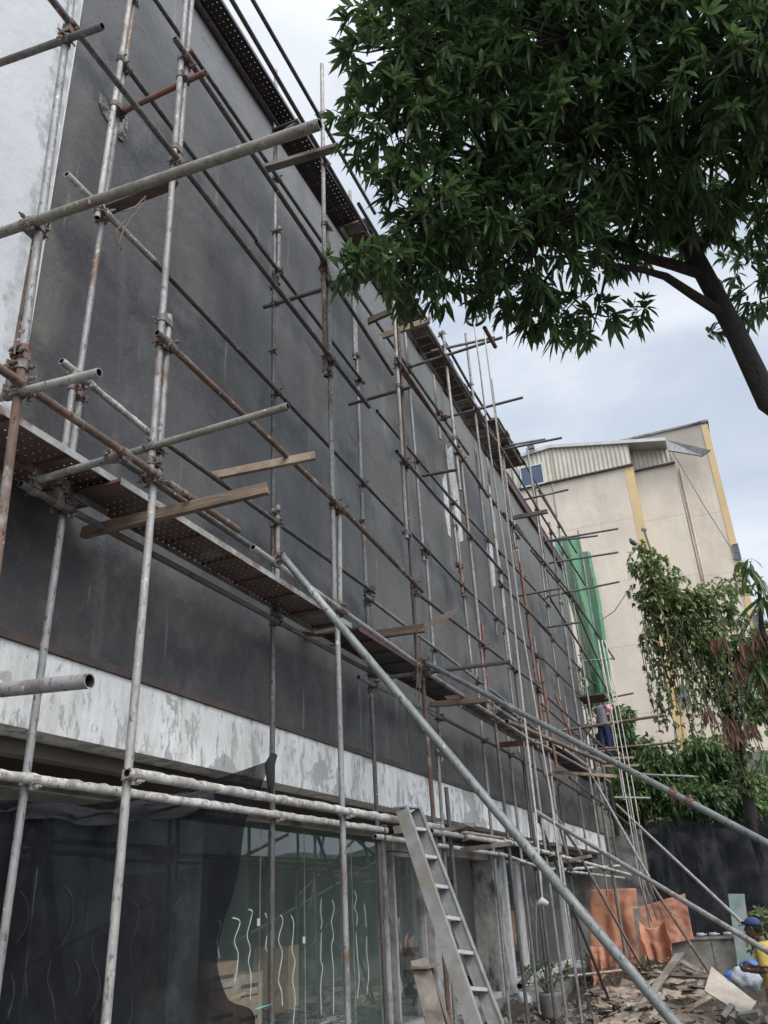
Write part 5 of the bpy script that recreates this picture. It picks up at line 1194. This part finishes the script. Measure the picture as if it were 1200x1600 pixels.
# rubble fragments (uncountable)
R = random.Random(8); mb = MB()
for i in range(2200):
    x = R.uniform(-.3, 5.0); y = R.uniform(12.3, 22); s_ = R.choice((1, 1, 1, 2))*R.uniform(.015, .06)
    z = .03+(.35*max(0, 1-((x-md.x)**2+(y-md.y)**2/4))) 
    mb.box((x, y, z+s_*.2), (s_*R.uniform(.6, 1.6), s_*R.uniform(.6, 1.6), s_*.6), Matrix.Rotation(R.random()*3, 3, rdir(R)), mi=R.randrange(4))
tag(mb.build('rubble', ['low_wall', 'soil', 'plinth', 'wood_weathered']), kind='stuff')
# demolition wood heap
c0 = P(1060, 1590, Z=.3); print('wood', c0)
mats = ['wood_raw', 'wood_grey', 'wood_pale', 'wood_weathered', 'wood_dark']
big = [((930, 1570), (1030, 1550), .13, 'long board along the left foot of the wood heap'), ((985, 1598), (1062, 1490), .16, 'wide grey board rising through the wood heap'), ((1008, 1598), (1035, 1570), .12, 'pale plank end beside the longest raking prop'),
       ((960, 1590), (1020, 1574), .11, 'split plank lowest in the wood heap'), ((1040, 1522), (1115, 1527), .10, 'grey lath lying level across the top of the wood heap'), ((1040, 1588), (1130, 1597), .2, 'broad brown board at the front of the wood heap'),
       ((1065, 1502), (1100, 1522), .09, 'dark lath tipped up at the back of the wood heap'), ((1085, 1548), (1120, 1560), .13, 'reddish board end in the middle of the wood heap')]
YH = c0.y
for i, ((x1, y1), (x2, y2), w_, lb) in enumerate(big):
    a = P(x1, y1, Y=YH+(1600-y1)/34.); b_ = P(x2, y2, Y=YH+(1600-y2)/34.)
    mb = MB(); mb.bar(a, b_, w_, .03, (R.uniform(-.3, .3), -.6, 1), jag=.02); tag(mb.build('wood_board', mats[i % 5], bev=.003), lb, 'board')
for i in range(210):
    x = R.uniform(925, 1165); y = R.uniform(1512 if 1000 < x < 1100 else 1540, 1640)
    if x > 1100 and y < 1575: continue
    c = P(x, y, Y=YH+(1600-y)/34.); c.z = max(c.z, .06); L = R.uniform(.15, .7); a_ = R.uniform(0, 3.14); tilt = R.uniform(-.35, .35)
    d = Vector((math.cos(a_)*math.cos(tilt), math.sin(a_)*math.cos(tilt), math.sin(tilt)))
    mb = MB(); mb.bar(c-d*L/2, c+d*L/2, R.uniform(.06, .2), R.uniform(.012, .04), (R.uniform(-.5, .5), R.uniform(-.9, .1), 1), jag=.02)
    k_ = R.randrange(5); cn = ('brown', 'grey', 'pale', 'grey', 'dark')[k_]; ln = 'long' if L > .42 else ('short' if L > .27 else 'stubby')
    side = 'left' if x < 1000 else ('middle' if x < 1080 else 'right')
    tag(mb.build('wood_offcut', mats[k_]), '%s %s wood offcut lying in the %s part of the demolition heap' % (ln, cn, side), 'offcut', 'wood offcuts in the demolition heap')
# plywood sheet
def quadsheet(pts, th, name, mat, label, cat):
    a, b_, c, d = pts; n_ = (b_-a).cross(d-a).normalized()*th
    mb = MB(); mb.add([a, b_, c, d, a+n_, b_+n_, c+n_, d+n_], [(0, 3, 2, 1), (4, 5, 6, 7), (0, 1, 5, 4), (1, 2, 6, 5), (2, 3, 7, 6), (3, 0, 4, 7)]); return tag(mb.build(name, mat), label, cat)
quadsheet([P(1101, 1550, Y=14.6), P(1165, 1590, Y=13.2), P(1182, 1568, Y=14.5), P(1112, 1512, Y=16.2)], .018, 'plywood_sheet', 'plywood', 'large scuffed plywood sheet tipped on the heap at the man\'s feet', 'plywood')
mb = MB(); mb.v = []; 
for i in range(14):
    c = P(1160+R.uniform(-25, 40), 1596+R.uniform(-12, 14), Y=13.0+R.uniform(-.3, .4)); mb.box(c, (R.uniform(.08, .25), R.uniform(.08, .25), R.uniform(.05, .12)), Matrix.Rotation(R.random()*3, 3, rdir(R)))
tag(mb.build('broken_concrete', 'low_wall'), 'pale broken concrete lumps by the man in yellow', 'rubble')
def bag(c, r, sq, mat, label, seed):
    mb = MB(); n = 14; vs = []; fs = []
    for j in range(n+1):
        th = math.pi*j/n
        for i in range(n*2):
            ph = math.pi*i/n; q = Vector((math.sin(th)*math.cos(ph), math.sin(th)*math.sin(ph), math.cos(th)))
            k = 1+.28*noise.noise(q*2.2+Vector((seed, 0, 0)))+.14*abs(noise.noise(q*6+Vector((0, seed, 0))))
            vs.append(Vector(c)+Vector((q.x*sq[0], q.y*sq[1], q.z*sq[2]))*r*k)
    m_ = n*2
    fs = [(j*m_+i, (j+1)*m_+i, (j+1)*m_+(i+1) % m_, j*m_+(i+1) % m_) for j in range(n) for i in range(m_)]
    mb.add(vs, fs); return tag(mb.build('plastic_bag', mat, smooth=2), label, 'bag')
YB = 15.5
bag(P(1166, 1530, Y=YB), .20, (1, 1, .9), 'white_plastic', 'bulging white plastic bag beside the man', 1); pass
bag(P(1172, 1516, Y=YB+.5), .17, (1, 1, .8), 'blue_plastic', 'bright blue plastic bag behind the white bags', 3); bag(P(1147, 1530, Y=YB+.8), .15, (1, 1, .8), 'blue_plastic', 'small blue bag left of the white bags', 4)
bag(P(818, 1573, Z=.35), .17, (1, 1, 1.3), 'white_plastic', 'crumpled white sack on the soil by the scaffold feet', 6)
# plant pot
pc = P(862, 1578, Z=.05); pc = P(862, 1590, Z=.25); t = empty('plant_pot', pc, 'grey tapered pot with a small green plant between the scaffold feet', 'plant pot')
mb = MB(); mb.path([pc+Vector((0, 0, z)) for z in (0, .02, .32, .36, .361, .30)], [.15, .16, .21, .225, .20, .19], 18); mb.build('pot', 'pot', t, smooth=True)
V = []; F = []; mbs = MB()
for k in range(26):
    a_ = R.random()*6.28; tip = pc+Vector((math.cos(a_)*R.uniform(.1, .45), math.sin(a_)*R.uniform(.1, .45), R.uniform(.45, .9))); mbs.path([pc+Vector((0, 0, .3)), (pc+tip)/2+Vector((0, 0, .25)), tip], .006, 4, False); rosette(V, F, tip, (tip-pc).normalized(), 6, .12, .05, R)
mbs.build('stems', 'bark_pale', t); mb = MB(); mb.v = [tuple(v) for v in V]; mb.f = F; mb.mi = [0]*len(F); mb.build('leaves', 'bush_leaf', t)
a = P(812, 1541, X=XG+.45); mb = MB(); mb.tube(a, a+Vector((-.1, 1.4, .15)), .055, 14); tag(mb.build('drain_pipe', ['galv_dark', 'bore'], smooth=True), 'short grey drain pipe end by the plinth under the far glass', 'pipe')
# blue drum on the roof, bracket bag
q = P(705, 620, X=.62); q.z = ZT-.32; mb = MB(); mb.path([q+Vector((0, 0, z)) for z in (0, .02, .2, .34, .42, .46)], [.09, .105, .10, .105, .09, .04], 16); tag(mb.build('blue_jug', 'blue_plastic', smooth=True), 'blue plastic water jug standing on the high slatted deck', 'jug')
q = P(951, 1107, X=1.1); bag(q, .09, (1, 1, 1.1), 'pink_plastic', 'small pink bag hanging beside the man on the scaffold', 9)

# ------------------------------------------------------------------ people
def remesh(o, vox, smooth=6):
    m_ = o.modifiers.new('remesh', 'REMESH'); m_.mode = 'VOXEL'; m_.voxel_size = vox; m_.use_smooth_shade = True
    s_ = o.modifiers.new('smooth', 'SMOOTH'); s_.iterations = smooth; s_.factor = .5
def person(base, rz, label, top, cap, pose, bottoms, sc=1.0, hat=True):
    """pose gives arm targets; local +X is forward"""
    t = empty('person', base, label, 'person'); R3 = Matrix.Rotation(rz, 3, 'Z')
    def L(x, y, z): return base+R3 @ (Vector((x, y, z))*sc)
    fwd = R3 @ Vector((1, 0, 0)); sd = R3 @ Vector((0, 1, 0))
    S = lambda *r: [v*sc for v in r]
    b = MB(); U = tuple(sd)
    lean = pose.get('lean', 0)
    def T_(x, y, z):  # torso lean
        return L(x+lean*max(0, z-.95), y, z)
    b.path([T_(0, 0, .86), T_(0, 0, .95), T_(.0, 0, 1.10), T_(.01, 0, 1.25), T_(0, 0, 1.38), T_(-.005, 0, 1.43)], S(.13, .155, .138, .160, .15, .07), 16, upv=U, sq=(1, .68))
    b.path([T_(-.005, 0, 1.38), T_(.015, 0, 1.50)], S(.06, .052), 12)
    # head
    hd = pose.get('head', (0.05, 0))
    hc = T_(.03+hd[0], 0, 1.60)
    hx = lambda x, y, z: hc+R3 @ (Vector((x, y, z))*sc)
    b.path([hx(-.005, 0, -.115), hx(.012, 0, -.09), hx(.008, 0, -.04), hx(0, 0, .01), hx(-.008, 0, .06), hx(-.012, 0, .10), hx(-.012, 0, .118)], S(.035, .062, .083, .092, .088, .06, .02), 16, upv=U, sq=(.82, 1.08))
    b.path([hx(.088, 0, .02), hx(.112, 0, -.018), hx(.09, 0, -.03)], S(.010, .019, .012), 8)      # nose
    b.path([hx(.07, 0, -.105), hx(.085, 0, -.092)], S(.022, .014), 8)                          # chin
    b.path([hx(.082, -.025, -.055), hx(.098, 0, -.054), hx(.082, .025, -.055)], S(.007, .011, .007), 6)   # lips
    for s_ in (-1, 1):
        b.path([hx(-.005, .078*s_, .025), hx(-.01, .092*s_, .012), hx(-.005, .082*s_, -.03)], S(.012, .018, .009), 8)  # ears
        b.path([hx(.072, .015*s_, .034), hx(.068, .05*s_, .034)], S(.014, .012), 6)           # brow
    # arms with hands and fingers
    for s_, key in ((-1, 'armR'), (1, 'armL')):
        el, wr, hdir, pn = pose[key]
        sh = T_(-.005, .185*s_, 1.385); E_ = L(*el); Wr = L(*wr)
        b.path([T_(0, .12*s_, 1.36), sh, sh.lerp(E_, .35), E_, E_.lerp(Wr, .35), Wr], S(.06, .062, .050, .040, .040, .027), 10)
        hdv = (R3 @ Vector(hdir)).normalized(); pv = (R3 @ Vector(pn)).normalized(); wv = hdv.cross(pv).normalized()
        palm = Wr+hdv*.055*sc
        b.path([Wr, palm, Wr+hdv*.095*sc], S(.026, .040, .036), 10, upv=tuple(wv), sq=(1, .42))
        for k, (off, ln) in enumerate(((-.030, .070), (-.010, .080), (.010, .075), (.030, .058))):
            r0 = Wr+hdv*.09*sc+wv*off*sc; c_ = .35+.12*k
            d1 = (hdv+pv*c_).normalized(); d2 = (hdv+pv*(c_*2.6)).normalized(); d3 = (hdv*.4+pv).normalized()
            j1 = r0+d1*ln*.45*sc; j2 = j1+d2*ln*.32*sc; j3 = j2+d3*ln*.28*sc
            b.path([r0-hdv*.02*sc, r0, j1, j2, j3], S(.011, .0105, .0095, .009, .007), 7)
        tb = Wr+hdv*.03*sc-wv*.030*sc; tm = tb+(hdv*.6-wv+pv*.3).normalized()*.04*sc; te = tm+(hdv+pv*.5-wv*.2).normalized()*.035*sc
        b.path([tb, tm, te], S(.014, .012, .009), 7)
    # legs
    for s_ in (-1, 1):
        kx = pose.get('knee', .03); fx = pose.get('foot', (0, 0))[0 if s_ < 0 else 1]
        kn = L(kx+fx*.5, .10*s_, .47); an = L(fx-.02, .105*s_, .08)
        b.path([L(0, .085*s_, .90), L(.01, .09*s_, .80), L(kx*.7+fx*.25, .097*s_, .62), kn, kn.lerp(an, .3)+fwd*-.015*sc, an], S(.09, .088, .070, .054, .056, .036), 12)
        b.path([L(fx-.06, .105*s_, .035), L(fx+.02, .108*s_, .045), L(fx+.11, .115*s_, .03), L(fx+.17, .118*s_, .022)], S(.034, .042, .036, .02), 10, upv=U, sq=(1, .7))
    bo = b.build('body', 'skin', t); remesh(bo, .0075 if sc > .9 else .012, 4)
    # shirt
    c = MB(); c.path([T_(0, 0, .88), T_(0, 0, .93), T_(.0, 0, 1.10), T_(.01, 0, 1.25), T_(0, 0, 1.375), T_(-.005, 0, 1.44)], S(.172, .175, .165, .180, .168, .075), 20, upv=U, sq=(1, .72))
    for s_, key in ((-1, 'armR'), (1, 'armL')):
        el = pose[key][0]; sh = T_(-.005, .185*s_, 1.385); E_ = L(*el)
        c.path([T_(0, .10*s_, 1.36), sh, sh.lerp(E_, .45), sh.lerp(E_, pose.get('sleeve', .72))], S(.07, .074, .070, .068), 12)
    so_ = c.build('shirt', top, t); remesh(so_, .010, 5)
    # bottoms
    for nm, mt, z0, z1, ex in bottoms:
        c = MB()
        if z0 > .84: c.path([L(0, 0, z0), L(0, 0, .80)], S(.168, .16), 18, upv=U, sq=(1, .72))
        for s_ in (-1, 1):
            fx = pose.get('foot', (0, 0))[0 if s_ < 0 else 1]; kx = pose.get('knee', .03)
            def LP(z):
                if z > .47: f = (.9-z)/.43; return L((kx+fx*.5)*f, (.085+.015*f)*s_, z)
                f = (.47-z)/.39; return L((kx+fx*.5)*(1-f)+(fx-.02)*f, .102*s_, z)
            zz_ = [z0 if z0 < .84 else .86]
            while zz_[-1]-.10 > z1: zz_.append(zz_[-1]-.10)
            zz_.append(z1)
            c.path([LP(z) for z in zz_], S(*[ex[0]+(ex[1]-ex[0])*i/(len(zz_)-1) for i in range(len(zz_))]), 14)
        co = c.build(nm, mt, t); remesh(co, .010, 4)
    # hair, eyes
    c = MB(); c.path([hx(-.045, 0, -.05), hx(-.035, 0, .0), hx(-.03, 0, .05), hx(-.022, 0, .10), hx(-.018, 0, .123)], S(.062, .083, .090, .070, .03), 16, upv=U, sq=(.92, .95)); ho = c.build('hair', 'hair', t, smooth=True)
    for s_ in (-1, 1):
        c = MB(); c.path([hx(.074, .030*s_, .012), hx(.083, .030*s_, .012)], S(.012, .008), 8); c.build('eye', 'eye_white', t)
    if hat:
        c = MB(); c.path([hx(-.01, 0, .035), hx(-.012, 0, .07), hx(-.014, 0, .11), hx(-.014, 0, .135), hx(-.014, 0, .14)], S(.108, .105, .085, .045, .01), 20, upv=U, sq=(.9, 1.08)); co = c.build('cap', cap, t, smooth=True)
        c = MB(); c.path([hx(.05, 0, .045), hx(.10, 0, .05), hx(.165, 0, .038), hx(.18, 0, .034)], S(.08, .08, .062, .03), 14, upv=U, sq=(1, .10)); c.build('cap_peak', cap, co)
    return t
pb = P(1180, 1438, Y=13.4); pb.z = 0; pb.x += .07
hz = P(1105, 1437, Y=13.4)
person(Vector((pb.x, 13.4, .0)), math.radians(180-12), 'man in yellow t-shirt, blue cap and red shorts at the right edge of the site', 'shirt_yellow', 'cap_blue',
       {'armR': ((.03, -.26, 1.10), (.26, -.20, 1.12), (1, .1, .35), (0, 1, .2)), 'armL': ((.02, .26, 1.10), (.25, .16, 1.10), (1, -.2, .3), (0, -1, .2)), 'lean': .08, 'foot': (.06, -.08), 'sleeve': .85},
       [('shorts', 'shorts_red', .92, .70, (.115, .118)), ('shorts_hem', 'shorts_grey', .70, .52, (.119, .115))], sc=.97)
# man on the scaffold
mz = P(950, 1183, X=.75); print('man2', mz)
person(Vector((.75, mz.y, mz.z+.02)), math.radians(60), 'man in a grey t-shirt and dark jeans standing on the far scaffold boards', 'shirt_grey', 'cap_blue',
       {'armR': ((.15, -.22, 1.2), (.38, -.12, 1.35), (1, 0, .4), (0, 1, 0)), 'armL': ((.14, .24, 1.2), (.36, .2, 1.4), (1, 0, .4), (0, -1, 0)), 'lean': .05, 'foot': (.05, -.05), 'sleeve': .7},
       [('jeans', 'jeans', .93, .10, (.10, .065))], sc=.97, hat=False)
mb = MB(); mb.bb((.35, mz.y-1.3, mz.z-.03), (1.15, mz.y+1.2, mz.z+.015)); tag(mb.build('board_platform', 'wood_grey'), 'plain board platform under the man in grey', 'platform')
q = P(925, 1092, X=.7); mb = MB(); mb.bb((.40, q.y-.5, q.z-.02), (1.1, q.y+.5, q.z+.03)); tag(mb.build('board_platform', 'wood_dark'), 'dark board platform over the head of the man in grey', 'platform')
